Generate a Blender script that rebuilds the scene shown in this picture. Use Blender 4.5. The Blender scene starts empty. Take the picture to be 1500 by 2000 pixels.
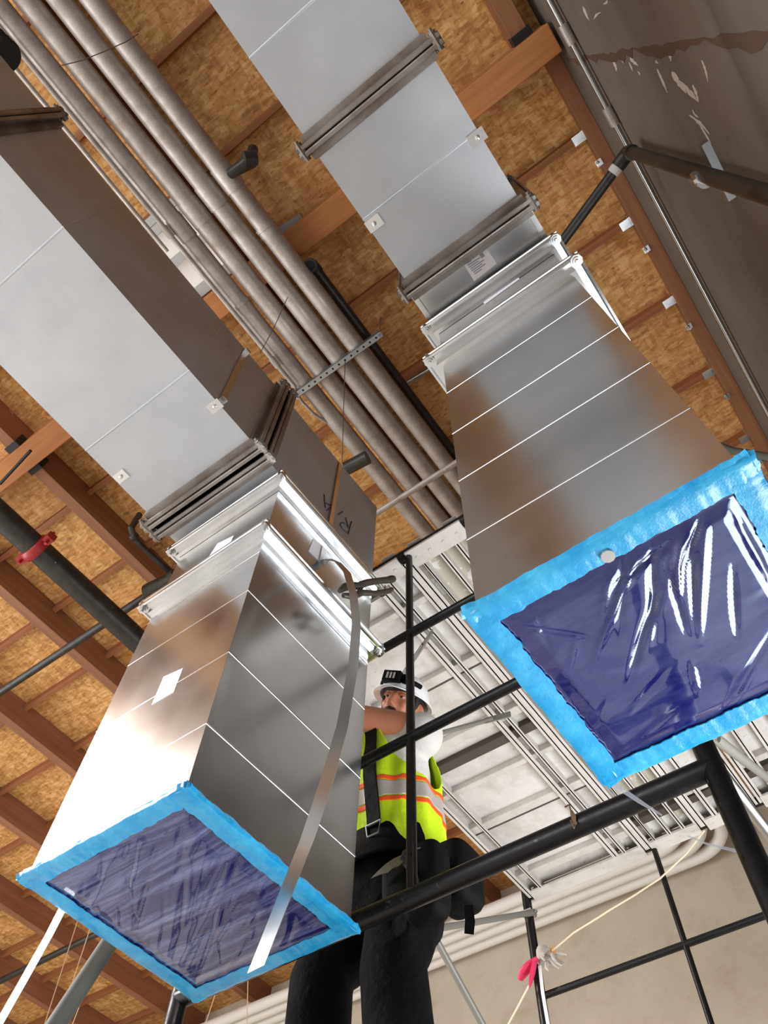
import bpy, math, random
from mathutils import Vector, Matrix

# ---------------------------------------------------------------- camera, world, lights, exposure
S = bpy.context.scene
COL = S.collection
Z0 = 1.6                                        # eye height; all coordinates below are measured from the eye, Z0 lifts them onto the floor
CA, CB, CG = (math.radians(v) for v in (38.66282505, 150.9306953, 2.7703635))
CAM_R = Matrix.Rotation(CA, 3, 'Z') @ Matrix.Rotation(CB, 3, 'X') @ Matrix.Rotation(CG, 3, 'Z')
FPX = 1504.23
cd = bpy.data.cameras.new('camera'); cam = bpy.data.objects.new('camera', cd); COL.objects.link(cam)
cd.sensor_fit = 'HORIZONTAL'; cd.sensor_width = 36.0; cd.lens = 36.0 * FPX / 1500.0
cd.clip_start = 0.02; cd.clip_end = 100
cam.matrix_world = Matrix.Translation((0, 0, Z0)) @ CAM_R.to_4x4()
S.camera = cam
S.view_settings.view_transform = 'Standard'; S.view_settings.look = 'None'
S.view_settings.gamma = 1.0; S.view_settings.use_curve_mapping = False
S.view_settings.exposure = 0.0
try:
    S.cycles.max_bounces = 8; S.cycles.glossy_bounces = 5; S.cycles.diffuse_bounces = 4
    S.cycles.sample_clamp_indirect = 6.0; S.cycles.use_denoising = True
except Exception: pass

w = bpy.data.worlds.new('world'); S.world = w; w.use_nodes = True
bg = w.node_tree.nodes['Background']; bg.inputs[0].default_value = (0.80, 0.88, 1.0, 1); bg.inputs[1].default_value = 0.6

def area(name, loc, target, sx, sy, power, color):
    l = bpy.data.lights.new(name, 'AREA'); l.shape = 'RECTANGLE'; l.size = sx; l.size_y = sy; l.energy = power; l.color = color
    o = bpy.data.objects.new(name, l); COL.objects.link(o); o.location = (loc[0], loc[1], loc[2] + Z0)
    d = Vector(target) - Vector(loc); o.rotation_euler = d.to_track_quat('-Z', 'Y').to_euler()
    return o
area('daylight_dock_door_left', (-10.7, -2.6, 0.9), (-1, -1.6, 0.9), 5.5, 4.8, 600, (0.90, 0.95, 1.0))
area('daylight_dock_door_back', (-2.5, -8.6, 0.6), (-2.0, 0, 0.6), 6.5, 4.2, 520, (0.90, 0.95, 1.0))
area('daylight_dock_door_right', (0.90, 3.0, -0.3), (-2.5, 2.6, 1.2), 2.8, 2.6, 250, (0.95, 0.98, 1.0))
area('daylight_skylight', (-6.8, -2.2, 5.15), (-6.8, -2.2, 0), 2.3, 2.2, 1500, (1.0, 0.99, 0.97))

# ---------------------------------------------------------------- helpers
def ray(px, py):
    return CAM_R @ Vector(((px - 750) / FPX, -(py - 1000) / FPX, -1.0))
def onz(px, py, h): d = ray(px, py); return d * (h / d.z)
def onx(px, py, X): d = ray(px, py); return d * (X / d.x)
def ony(px, py, Y): d = ray(px, py); return d * (Y / d.y)
def ond(px, py, D): return ray(px, py) * D

class MB:
    """collects vertices and faces for ONE mesh object"""
    def __init__(s): s.v = []; s.f = []; s.m = []
    def add(s, vs, fs, m=0):
        k = len(s.v); s.v += [Vector(v) for v in vs]
        for f in fs: s.f.append([i + k for i in f]); s.m.append(m)
        return s
    def obox(s, c, a, b, d, m=0):
        c, a, b, d = Vector(c), Vector(a), Vector(b), Vector(d)
        vs = [c + i * a + j * b + k * d for k in (-1, 1) for j in (-1, 1) for i in (-1, 1)]
        fs = [(0, 2, 3, 1), (4, 5, 7, 6), (0, 1, 5, 4), (2, 6, 7, 3), (0, 4, 6, 2), (1, 3, 7, 5)]
        if a.cross(b).dot(d) < 0: fs = [tuple(reversed(f)) for f in fs]
        return s.add(vs, fs, m)
    def box(s, x0, x1, y0, y1, z0, z1, m=0):
        return s.obox(((x0 + x1) / 2, (y0 + y1) / 2, (z0 + z1) / 2), (abs(x1 - x0) / 2, 0, 0), (0, abs(y1 - y0) / 2, 0), (0, 0, abs(z1 - z0) / 2), m)
    def bar(s, p, q, w, h, up=(0, 0, 1), m=0):
        p, q = Vector(p), Vector(q); d = (q - p); L = d.length; d.normalize()
        u = Vector(up); u = (u - d * u.dot(d))
        if u.length < 1e-4: u = Vector((1, 0, 0)); u = u - d * u.dot(d)
        u.normalize(); r = d.cross(u)
        return s.obox((p + q) / 2, d * (L / 2), r * (w / 2), u * (h / 2), m)
    def loft(s, rings, m=0, cap=True, closed=False):
        n = len(rings[0]); k = len(s.v)
        for r in rings: s.v += [Vector(p) for p in r]
        R = len(rings)
        for i in range(R if closed else R - 1):
            a = k + i * n; b = k + ((i + 1) % R) * n
            for j in range(n):
                j2 = (j + 1) % n; s.f.append([a + j, a + j2, b + j2, b + j]); s.m.append(m)
        if cap and not closed:
            s.f.append([k + j for j in range(n)][::-1]); s.m.append(m)
            s.f.append([k + (R - 1) * n + j for j in range(n)]); s.m.append(m)
        return s
    def tube(s, pts, r, n=14, m=0, cap=True, sq=None):
        pts = [Vector(p) for p in pts]; N = len(pts)
        rr = r if isinstance(r, (list, tuple)) else [r] * N
        tang = []
        for i in range(N):
            a = pts[max(0, i - 1)]; b = pts[min(N - 1, i + 1)]
            tang.append((b - a).normalized())
        t0 = tang[0]; u = Vector((0, 0, 1)) if abs(t0.z) < 0.9 else Vector((1, 0, 0))
        u = (u - t0 * u.dot(t0)).normalized()
        rings = []
        for i in range(N):
            t = tang[i]; u = (u - t * u.dot(t)).normalized(); w_ = t.cross(u)
            q = sq if sq else 1.0
            rings.append([pts[i] + (u * math.cos(6.28318 * j / n) * q + w_ * math.sin(6.28318 * j / n)) * rr[i] for j in range(n)])
        return s.loft(rings, m, cap)
    def ribbon(s, pts, wd, width, t, m=0):
        """flat strip with real thickness: wd = direction of its width at each point"""
        pts = [Vector(p) for p in pts]; N = len(pts); rings = []
        for i in range(N):
            a = pts[max(0, i - 1)]; b = pts[min(N - 1, i + 1)]; tg = (b - a).normalized()
            d = Vector(wd[i] if isinstance(wd, list) else wd); d = (d - tg * d.dot(tg)).normalized(); nn = tg.cross(d)
            W = (width[i] if isinstance(width, list) else width) / 2
            rings.append([pts[i] + d * W + nn * t / 2, pts[i] - d * W + nn * t / 2, pts[i] - d * W - nn * t / 2, pts[i] + d * W - nn * t / 2])
        return s.loft(rings, m)
    def ball(s, c, r, m=0, nu=12, nv=8, sc=(1, 1, 1)):
        c = Vector(c); rings = []
        for i in range(nv + 1):
            a = math.pi * (i + 0.02) / (nv + 0.04)
            rings.append([c + Vector((math.sin(a) * math.cos(6.28318 * j / nu) * sc[0], math.sin(a) * math.sin(6.28318 * j / nu) * sc[1], -math.cos(a) * sc[2])) * r for j in range(nu)])
        return s.loft(rings, m)
    def lathe(s, c, axis, prof, n=20, m=0):
        """prof: list of (distance along axis, radius)"""
        c = Vector(c); ax = Vector(axis).normalized(); u = Vector((0, 0, 1)) if abs(ax.z) < .9 else Vector((1, 0, 0))
        u = (u - ax * u.dot(ax)).normalized(); w_ = ax.cross(u)
        return s.loft([[c + ax * a + (u * math.cos(6.28318 * j / n) + w_ * math.sin(6.28318 * j / n)) * r for j in range(n)] for a, r in prof], m)

ROOT = {}
def props(o, label=None, cat=None, group=None, kind=None):
    if label: o['label'] = label
    if cat: o['category'] = cat
    if group: o['group'] = group
    if kind: o['kind'] = kind
    return o
def thing(name, loc, label, cat, group=None, kind=None):
    o = bpy.data.objects.new(name, None); COL.objects.link(o)
    l = Vector(loc); o.location = l + Vector((0, 0, Z0)); o.empty_display_size = 0.1
    ROOT[o.name] = l
    return props(o, label, cat, group, kind)
def build(mb, name, mats, parent=None, smooth=40, bevel=0, label=None, cat=None, group=None, kind=None, loc=None, sub=0):
    if not isinstance(mats, (list, tuple)): mats = [mats]
    if parent is not None: base = ROOT[parent.name]
    elif loc is not None: base = Vector(loc)
    else:
        xs = [v.x for v in mb.v]; ys = [v.y for v in mb.v]; zs = [v.z for v in mb.v]
        base = Vector(((min(xs) + max(xs)) / 2, (min(ys) + max(ys)) / 2, min(zs)))
    me = bpy.data.meshes.new(name)
    me.from_pydata([tuple(v - base) for v in mb.v], [], mb.f); me.update()
    for mt in mats: me.materials.append(mt)
    if len(mats) > 1: me.polygons.foreach_set('material_index', mb.m)
    if smooth:
        me.polygons.foreach_set('use_smooth', [True] * len(me.polygons))
        me.set_sharp_from_angle(angle=math.radians(smooth))
    o = bpy.data.objects.new(name, me); COL.objects.link(o)
    if parent is not None: o.parent = parent
    else: o.location = base + Vector((0, 0, Z0))
    ROOT[o.name] = base
    if bevel:
        b = o.modifiers.new('bevel', 'BEVEL'); b.width = bevel; b.segments = 2; b.limit_method = 'ANGLE'; b.angle_limit = math.radians(40)
    if sub:
        b = o.modifiers.new('sub', 'SUBSURF'); b.levels = sub; b.render_levels = sub
    return props(o, label, cat, group, kind)
def bake(o):
    """turn the modifiers of o into plain mesh"""
    dg = bpy.context.evaluated_depsgraph_get(); dg.update()
    me = bpy.data.meshes.new_from_object(o.evaluated_get(dg)); o.modifiers.clear(); o.data = me
    me.polygons.foreach_set('use_smooth', [True] * len(me.polygons))
    return o
def copy_thing(src, loc, label):
    r = src.copy(); COL.objects.link(r); r.location = Vector(loc) + Vector((0, 0, Z0)); r['label'] = label
    for ch in list(src.children):
        c = ch.copy(); COL.objects.link(c); c.parent = r
        for g in list(ch.children):
            d = g.copy(); COL.objects.link(d); d.parent = c
    return r

# ---------------------------------------------------------------- materials
class NT:
    def __init__(s, name):
        s.mat = bpy.data.materials.new(name); s.mat.use_nodes = True; s.t = s.mat.node_tree; s.n = s.t.nodes
        s.b = s.n['Principled BSDF']; s.co = s.n.new('ShaderNodeTexCoord').outputs['Object']
    def map(s, scale=(1, 1, 1), rot=(0, 0, 0)):
        m = s.n.new('ShaderNodeMapping'); m.inputs['Scale'].default_value = scale; m.inputs['Rotation'].default_value = rot
        s.t.links.new(s.co, m.inputs['Vector']); return m.outputs[0]
    def noise(s, scale, detail=4, rough=.55, vec=None, dist=0):
        n = s.n.new('ShaderNodeTexNoise'); n.inputs['Scale'].default_value = scale; n.inputs['Detail'].default_value = detail
        n.inputs['Roughness'].default_value = rough; n.inputs['Distortion'].default_value = dist
        s.t.links.new(vec if vec is not None else s.co, n.inputs['Vector']); return n.outputs['Fac']
    def vor(s, scale, vec=None, out='Color', feat='F1'):
        n = s.n.new('ShaderNodeTexVoronoi'); n.feature = feat; n.inputs['Scale'].default_value = scale
        s.t.links.new(vec if vec is not None else s.co, n.inputs['Vector']); return n.outputs[out]
    def ramp(s, fac, stops):
        r = s.n.new('ShaderNodeValToRGB'); e = r.color_ramp.elements
        while len(e) < len(stops): e.new(0.5)
        for i, (p, c) in enumerate(stops):
            e[i].position = p; e[i].color = (c[0], c[1], c[2], 1) if isinstance(c, (tuple, list)) else (c, c, c, 1)
        s.t.links.new(fac, r.inputs[0]); return r.outputs[0]
    def mix(s, fac, a, b, mode='MIX'):
        m = s.n.new('ShaderNodeMix'); m.data_type = 'RGBA'; m.blend_type = mode
        for sock, v in ((m.inputs[0], fac), (m.inputs[6], a), (m.inputs[7], b)):
            if isinstance(v, bpy.types.NodeSocket): s.t.links.new(v, sock)
            elif isinstance(v, (tuple, list)): sock.default_value = (v[0], v[1], v[2], 1)
            else: sock.default_value = v
        return m.outputs[2]
    def sep(s, col):
        n = s.n.new('ShaderNodeSeparateColor'); s.t.links.new(col, n.inputs[0]); return n.outputs[0]
    def set(s, **k):
        for key, v in k.items():
            i = s.b.inputs[{'col': 'Base Color', 'met': 'Metallic', 'rough': 'Roughness', 'spec': 'Specular IOR Level', 'coat': 'Coat Weight', 'coatr': 'Coat Roughness',
                            'trans': 'Transmission Weight', 'alpha': 'Alpha', 'sheen': 'Sheen Weight', 'sss': 'Subsurface Weight', 'aniso': 'Anisotropic'}[key]]
            if isinstance(v, bpy.types.NodeSocket): s.t.links.new(v, i)
            elif isinstance(v, (tuple, list)): i.default_value = (v[0], v[1], v[2], 1)
            else: i.default_value = v
        return s
    def bump(s, h, strength=.3, dist=.01):
        b = s.n.new('ShaderNodeBump'); b.inputs['Strength'].default_value = strength; b.inputs['Distance'].default_value = dist
        s.t.links.new(h, b.inputs['Height']); s.t.links.new(b.outputs[0], s.b.inputs['Normal']); return s

def srgb(r, g, b):
    f = lambda c: (c / 255 / 12.92) if c / 255 <= .04045 else ((c / 255 + .055) / 1.055) ** 2.4
    return (f(r), f(g), f(b))

def m_plain(name, col, rough=.5, met=0, **k):
    t = NT(name); t.set(col=col, rough=rough, met=met, **k); return t.mat
def m_galv(name, c0, c1, r0, r1, wave=.25, spangle=.5, dirt=0):
    t = NT(name)
    n = t.noise(2.6, 4, .6)
    c = t.mix(t.ramp(t.noise(5, 5, .6), [(.3, 0), (.7, 1)]), c0, c1)
    if dirt:
        d = t.ramp(t.noise(6, 6, .65), [(.42, 0), (.62, 1)]); c = t.mix(t.ramp(d, [(0, 0), (1, dirt)]), c, srgb(112, 98, 88))
    t.set(col=c, met=1.0)
    t.set(rough=t.ramp(n, [(.3, r0), (.7, r1)]))
    t.bump(t.noise(1.1, 1, .4), wave * .5, .03)
    return t.mat
GALV = m_galv('galvanized_bright', srgb(196, 198, 200), srgb(214, 215, 216), .19, .27, .20)
GALV_OLD = m_galv('galvanized_dull', srgb(180, 184, 190), srgb(192, 196, 201), .46, .58, .12)
GALV_FL = m_galv('galvanized_flange', srgb(208, 210, 212), srgb(226, 228, 230), .16, .30, .15)
GALV_DIRTY = m_galv('galvanized_dirty_flange', srgb(140, 134, 130), srgb(165, 160, 156), .40, .6, .3, dirt=.75)
STRAP = m_galv('galvanized_strap', srgb(200, 202, 202), srgb(215, 216, 216), .25, .34, .15)
t = NT('conduit_steel'); nz = t.noise(9, 6, .65); c = t.mix(t.ramp(nz, [(.35, 0), (.7, 1)]), srgb(186, 178, 172), srgb(150, 138, 128))
c = t.mix(t.ramp(t.noise(45, 3), [(.68, 0), (.72, .6)]), c, srgb(205, 200, 196)); t.set(col=c, met=.5, rough=t.ramp(nz, [(.2, .36), (.8, .58)])); CONDUIT = t.mat
t = NT('conduit_clean'); t.set(col=srgb(190, 190, 190), met=1.0, rough=.28); CONDUIT_CLEAN = t.mat
t = NT('black_iron_pipe'); nz = t.noise(14, 6, .7); c = t.mix(t.ramp(nz, [(.3, 0), (.75, 1)]), srgb(34, 32, 30), srgb(66, 61, 55))
c = t.mix(t.ramp(t.noise(20, 5, .7), [(.70, 0), (.73, .8)]), c, srgb(200, 196, 190)); t.set(col=c, met=.3, rough=.42); IRON = t.mat
t = NT('scaffold_black_paint'); nz = t.noise(30, 6, .7)
c = t.mix(t.ramp(t.noise(26, 6, .72), [(.66, 0), (.72, .7)]), srgb(7, 7, 9), srgb(110, 108, 104)); t.set(col=c, rough=t.ramp(nz, [(.3, .26), (.7, .48)]), spec=.35)
t.bump(nz, .15, .004); BLACK = t.mat
def m_wood(name, a, b, c3, along='y', rough=.7):
    t = NT(name); sc = {'y': (14, .7, 14), 'x': (.7, 14, 14)}[along]
    v = t.map(sc); n1 = t.noise(1.4, 5, .6, v, .4); n2 = t.noise(1.1, 3)
    col = t.ramp(n1, [(.25, a), (.55, b), (.8, c3)])
    col = t.mix(t.ramp(t.noise(7, 5, .7), [(.69, 0), (.74, .55)]), col, srgb(214, 190, 165))
    col = t.mix(t.ramp(n2, [(.35, .28), (.65, 0)]), col, (.12, .05, .025))
    t.set(col=col, rough=rough); t.bump(n1, .25, .003); return t.mat
GLULAM = m_wood('glulam_timber', srgb(156, 94, 46), srgb(184, 116, 58), srgb(200, 134, 74), 'x')
PURLIN = m_wood('stained_purlin_timber', srgb(128, 82, 54), srgb(150, 98, 66), srgb(166, 114, 80), 'y')
JOIST = m_wood('joist_timber', srgb(128, 74, 38), srgb(152, 92, 50), srgb(172, 110, 64), 'x')
def m_osb():
    t = NT('oriented_strand_board')
    v1 = t.map((13, 42, 18), (0, 0, .6)); v2 = t.map((36, 12, 20), (0, 0, .25)); v3 = t.map((14, 46, 18), (0, 0, -.7))
    a = t.sep(t.vor(1.0, v1)); b = t.sep(t.vor(1.0, v2)); d = t.sep(t.vor(1.3, v3))
    f = t.mix(.5, a, b); f = t.mix(.4, f, d)
    col = t.ramp(f, [(.15, srgb(158, 108, 54)), (.4, srgb(188, 137, 74)), (.6, srgb(204, 154, 90)), (.85, srgb(224, 180, 120))])
    fl = t.noise(1.0, 2, .5, t.map((22, 70, 20), (0, 0, .5)))
    col = t.mix(t.ramp(fl, [(.66, 0), (.70, .75)]), col, srgb(96, 58, 28))
    col = t.mix(t.ramp(t.noise(.9, 3), [(.35, .28), (.65, 0)]), col, srgb(164, 100, 48))
    t.set(col=col, rough=.75); t.bump(f, .2, .003); return t.mat
OSB = m_osb()
def m_conc(name, a, b, stain, joint=False):
    t = NT(name); n = t.noise(.9, 7, .62); n2 = t.noise(4.5, 6, .7)
    c = t.ramp(n, [(.3, a), (.7, b)]); c = t.mix(t.ramp(n2, [(.5, 0), (.75, .4)]), c, stain)
    t.set(col=c, rough=.85); t.bump(n2, .15, .01); return t.mat
CONC_R = m_conc('old_concrete_wall', srgb(92, 82, 73), srgb(112, 102, 92), srgb(84, 68, 56))
CONC_F = m_conc('plastered_concrete_wall', srgb(172, 160, 142), srgb(192, 180, 162), srgb(150, 124, 86))
FLOOR = m_conc('floor_concrete', srgb(170, 166, 160), srgb(196, 192, 186), srgb(140, 134, 126))
RUST = m_plain('rust_stained_joint', srgb(84, 62, 48), .9)
STAIN = m_plain('white_splash', srgb(196, 186, 176), .9)
t = NT('plank_grey_white_paint'); n = t.noise(5, 6, .7); c = t.mix(t.ramp(n, [(.45, 0), (.7, .7)]), srgb(214, 209, 206), srgb(168, 160, 152))
c = t.mix(t.ramp(t.noise(30, 5, .75), [(.66, 0), (.7, .8)]), c, srgb(110, 100, 92)); t.set(col=c, rough=.5, met=.0); PLANK = t.mat
t = NT('plank_rail_aluminium'); n = t.noise(8, 6, .7); c = t.mix(t.ramp(n, [(.45, 0), (.75, .6)]), srgb(206, 201, 196), srgb(166, 158, 148)); t.set(col=c, rough=.5, met=.1); RAIL = t.mat
t = NT('plank_plywood_paint_spill'); n = t.noise(5, 5, .6); c = t.mix(t.ramp(n, [(.52, 0), (.54, 1)]), srgb(180, 172, 156), srgb(210, 206, 202)); t.set(col=c, rough=.7); PLY = t.mat
GAPM = m_plain('plank_gap_shade', srgb(72, 64, 58), .8)  # dark colour stands in for shade in the plank gaps
t = NT('blue_masking_film_tape'); n = t.noise(14, 6, .7); c = t.mix(t.ramp(n, [(.42, 0), (.75, .65)]), srgb(0, 148, 208), srgb(84, 196, 232))
t.set(col=c, rough=.28, coat=.5, coatr=.15); t.bump(t.noise(40, 5, .7), .45, .006); TAPE = t.mat
def m_film(name, base, haze, hz_scale, rough, rot):
    t = NT(name); v = t.map(hz_scale, (0, 0, rot)); n = t.noise(1.0, 6, .7, v, .6)
    m = t.ramp(n, [(.45, 0), (.8, haze)]); c = t.mix(m, base, srgb(150, 160, 205))
    t.set(col=c, rough=rough, coat=1.0, coatr=.03); t.b.inputs['IOR'].default_value = 1.65; t.b.inputs['Specular Tint'].default_value = (.55, .72, 1, 1); t.bump(t.noise(1.0, 3, .5, v), .55, .012); return t.mat
FILM_R = m_film('blue_plastic_film_taut', srgb(12, 10, 88), .2, (3, 9, 3), .12, .5)
FILM_L = m_film('blue_plastic_film_hazy', srgb(22, 22, 84), .9, (2.2, 26, 4), .22, .12)  # pale streaks: crease whitening, plus hazy floor reflection put into the colour
PAPER = m_plain('paper_label', srgb(226, 222, 228), .7)
PRINT = m_plain('label_print', srgb(150, 146, 156), .7)
MARKER = m_plain('marker_ink', srgb(40, 34, 30), .6)
RED = m_plain('red_enamel', srgb(150, 28, 30), .4)
WHITE_PIPE = m_plain('painted_white_conduit', srgb(212, 206, 198), .55)
SKYL = NT('skylight_diffuser'); SKYL.set(col=srgb(220, 212, 204), rough=.6); SKYL.b.inputs['Emission Color'].default_value = (.9, .85, .8, 1); SKYL.b.inputs['Emission Strength'].default_value = .28; SKYL = SKYL.mat
STEEL = m_galv('strut_steel', srgb(150, 152, 154), srgb(170, 172, 174), .36, .5, .05)
DARK = m_plain('black_rubber', srgb(22, 21, 21), .6)
HOLE = m_plain('dark_opening', srgb(10, 9, 9), .9)
ROPE = m_plain('cream_cord', srgb(232, 212, 184), .8)
STRING = m_plain('thin_string', srgb(196, 160, 124), .8)
WIRE = m_plain('thin_tie_wire', srgb(60, 48, 42), .5)
PINK = m_plain('pink_flagging', srgb(222, 52, 98), .35)
ORANGE_TAG = m_plain('orange_tag', srgb(220, 140, 60), .5)
RAG = m_plain('grey_tie_rag', srgb(186, 180, 172), .8)
CLEAR = NT('clear_plastic_strip'); CLEAR.set(col=srgb(214, 218, 228), rough=.15, alpha=.42, coat=.6); CLEAR = CLEAR.mat
# person
t = NT('skin'); n = t.noise(25, 3); t.set(col=t.mix(n, srgb(178, 112, 82), srgb(194, 126, 94)), rough=.5, sss=.08); SKIN = t.mat
t = NT('hi_vis_mesh'); t.set(col=srgb(206, 240, 16), rough=.6); t.bump(t.noise(12, 4), .5, .02); HIVIS = t.mat
ORANGE = m_plain('hi_vis_orange_trim', srgb(252, 88, 26), .55)
REFLECT = m_plain('reflective_tape', srgb(190, 182, 176), .35, .2)
t = NT('white_shirt_cotton'); t.set(col=srgb(208, 202, 198), rough=.9); t.bump(t.noise(14, 4), .5, .02); SHIRT = t.mat
t = NT('black_work_trousers'); t.set(col=t.mix(t.noise(7, 4), srgb(3, 3, 4), srgb(9, 9, 10)), rough=.9, spec=.15); t.bump(t.noise(9, 5, .6), .7, .03); TROUSER = t.mat
t = NT('black_leather'); t.set(col=t.mix(t.noise(20, 5), srgb(4, 4, 4), srgb(10, 10, 10)), rough=.7, spec=.12); t.bump(t.noise(30, 4), .4, .01); LEATHER = t.mat
STITCH = m_plain('grey_stitching', srgb(120, 116, 112), .7)
HELM = m_plain('helmet_white_shell', srgb(236, 234, 236), .3, coat=.4)
HAIR = m_plain('dark_hair', srgb(24, 18, 16), .6)
EYEW = m_plain('shaded_eye_white', srgb(150, 132, 124), .35)  # darkened: shade of the eye sockets is put into the colour
LIP = m_plain('lips', srgb(140, 76, 62), .5)
BLADE = m_galv('saw_blade_steel', srgb(120, 118, 116), srgb(140, 138, 136), .3, .4, .05)

# ---------------------------------------------------------------- setting: shell of the warehouse
XW, YW, XL, YB, HD = 0.80, 6.72, -11.2, -9.2, 5.24
def slab(name, x0, x1, y0, y1, z0, z1, mat):
    return build(MB().box(x0, x1, y0, y1, z0, z1), name, mat, smooth=0, kind='structure')
slab('floor', XL - .2, XW + .25, YB - .2, YW + .2, -Z0 - .15, -Z0, FLOOR)
slab('ceiling', XL - .2, XW + .25, YB - .2, YW + .2, HD, HD + .02, OSB)
mb = MB().box(XW, XW + .2, YB - .2, 1.5, -Z0, HD); mb.box(XW, XW + .2, 4.6, YW + .2, -Z0, HD); mb.box(XW, XW + .2, 1.5, 4.6, 1.05, HD)
build(mb, 'wall_right', CONC_R, smooth=0, kind='structure')
slab('wall_far', XL, XW, YW, YW + .2, -Z0, HD, CONC_F)
mb = MB()
mb.box(XL - .2, XL, YB, -5.6, -Z0, HD); mb.box(XL - .2, XL, .4, YW, -Z0, HD); mb.box(XL - .2, XL, -5.6, .4, 3.4, HD)
build(mb, 'wall_left', CONC_F, smooth=0, kind='structure')
mb = MB()
mb.box(XL, -6.2, YB - .2, YB, -Z0, HD); mb.box(1.0 - .2, XW, YB - .2, YB, -Z0, HD); mb.box(-6.2, .8, YB - .2, YB, 2.9, HD)
build(mb, 'wall_back', CONC_F, smooth=0, kind='structure')
# panel joint on the right wall with its rust stain, and white splashes
mb = MB(); random.seed(5); n = 90; L = []; Rr = []
for i in range(n + 1):
    z = 5.0 - i * .075; L.append((.432 + random.gauss(0, .005), z)); Rr.append((.464 + random.gauss(0, .009) + .012 * math.sin(i * .6), z))
mb.loft([[(XW - .0015, a[0], a[1]), (XW - .0015, b[0], b[1]), (XW + .004, b[0], b[1]), (XW + .004, a[0], a[1])] for a, b in zip(L, Rr)])
build(mb, 'trim_1', RUST, smooth=0, kind='structure', label='rust stained vertical joint in the dark right wall')
mb = MB(); random.seed(11)
def splash(x0, y0, x1, y1, wpx):
    n = 12; A = []; B = []; dx, dy = x1 - x0, y1 - y0; l = math.hypot(dx, dy); nx, ny = -dy / l, dx / l; k = random.uniform(-3, 3)
    for j in range(n + 1):
        f = j / n; w_ = wpx * (math.sin(math.pi * min(.97, f + .03)) ** .7) * random.uniform(.45, 1.1) / 2; bx = k * math.sin(3.1 * f)
        A.append(onx(x0 + dx * f + nx * (w_ + bx), y0 + dy * f + ny * (w_ + bx), XW - .0012)); B.append(onx(x0 + dx * f - nx * (w_ - bx), y0 + dy * f - ny * (w_ - bx), XW - .0012))
    e = Vector((.004, 0, 0)); mb.loft([[a, b, b + e, a + e] for a, b in zip(A, B)])
for q in ((1283, 135, 1303, 181, 5), (1312, 140, 1340, 182, 12), (1326, 158, 1362, 198, 9), (1352, 166, 1364, 200, 5), (1346, 225, 1385, 262, 6), (1362, 235, 1388, 280, 4), (1370, 118, 1382, 160, 4), (1196, 118, 1204, 140, 5),
          (1230, 112, 1246, 128, 7), (1212, 112, 1218, 124, 3), (1228, 122, 1236, 140, 3), (1300, 100, 1310, 120, 6), (1280, 118, 1286, 124, 3), (1138, 12, 1150, 40, 5), (1160, 38, 1174, 24, 5), (1178, 8, 1186, 0, 5), (1364, 230, 1352, 214, 3), (1245, 140, 1250, 148, 3)):
    splash(*q)
build(mb, 'wall_splash_marks', STAIN, smooth=0, label='streaky white splash marks on the dark right wall', cat='stain', kind='stuff')

# roof timbers
GY0, GY1, GZ = .215, .375, 4.86
build(MB().box(XL, XW - .02, GY0, GY1, GZ, HD), 'glulam_beam', GLULAM, smooth=0, bevel=.006, label='wide orange glued timber beam crossing the whole ceiling', cat='beam', kind='structure')
PX = [-.39 - 1.065 * k for k in range(10)]
for k, x in enumerate(PX):
    for y0, y1 in ((YB, GY0), (GY1, YW)):
        build(MB().box(x - .045, x + .045, y0, y1, 4.99, HD), 'purlin', PURLIN, smooth=0, bevel=.004, label='brown ceiling purlin running away from the crossing beam', cat='purlin', group='parallel purlins under the roof deck', kind='structure')
build(MB().box(.715, XW, GY1, YW, 5.12, HD), 'ledger_board', PURLIN, smooth=0, bevel=.004, label='brown timber ledger along the top of the right wall', cat='ledger', kind='structure')
build(MB().box(.60, .70, YB, GY0, 5.0, HD), 'ledger_beam', PURLIN, smooth=0, bevel=.004, label='short dark timber end by the right wall, past the crossing beam', cat='beam', kind='structure')
def in_frame(p, mrg=260):
    v = CAM_R.transposed() @ Vector(p)
    if v.z > -.1: return False
    x = 750 + FPX * v.x / -v.z; y = 1000 - FPX * v.y / -v.z
    return -mrg < x < 1500 + mrg and -mrg < y < 2000 + mrg
edges = [.715] + PX
YJ = [-2.15, -1.55, -.95, -.36] + [.85 + .603 * k for k in range(10)]
for k in range(len(edges) - 1):
    xa, xb = edges[k + 1] + .045, edges[k] - (.045 if k else 0)
    for y in YJ:
        yy = y + (-.05 if k > 2 and y > 0 else 0)
        if not any(in_frame((xa + (xb - xa) * f, yy, 5.17)) for f in (0, .5, 1)): continue
        build(MB().box(xa, xb, yy - .02, yy + .02, 5.165, HD), 'joist', JOIST, smooth=0, label='slim wooden joist between two purlins under the strand board', cat='joist', group='joists under the strand board deck', kind='structure')
# galvanized hangers and bolts where joists meet the ledger
for i, y in enumerate(YJ[4:10]):
    mb = MB().box(.64, .716, y - .028, y + .028, 5.155, 5.163); mb.box(.70, .716, y - .03, y + .03, 5.155, 5.235)
    build(mb, 'joist_hanger', GALV_FL, smooth=0, label=['nearest', 'second', 'third', 'fourth', 'fifth', 'sixth'][i] + ' galvanized joist hanger along the right ledger, counted from the crossing beam', cat='joist hanger', group='joist hangers on the right ledger')
for i, y in enumerate([1.03, 1.65, 2.26, 2.86, 3.46]):
    mb = MB().lathe((.70, y, 5.12), (0, 0, -1), [(-.01, .012), (.03, .012), (.03, .008), (.05, .008)], 8); mb.box(.685, .725, y - .02, y + .02, 5.112, 5.122)
    build(mb, 'anchor_bolt', GALV_FL, smooth=40, label=['first', 'second', 'third', 'fourth', 'fifth'][i] + ' pale anchor bolt end under the right ledger, counted from the crossing beam', cat='bolt', group='anchor bolts under the ledger')
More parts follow.
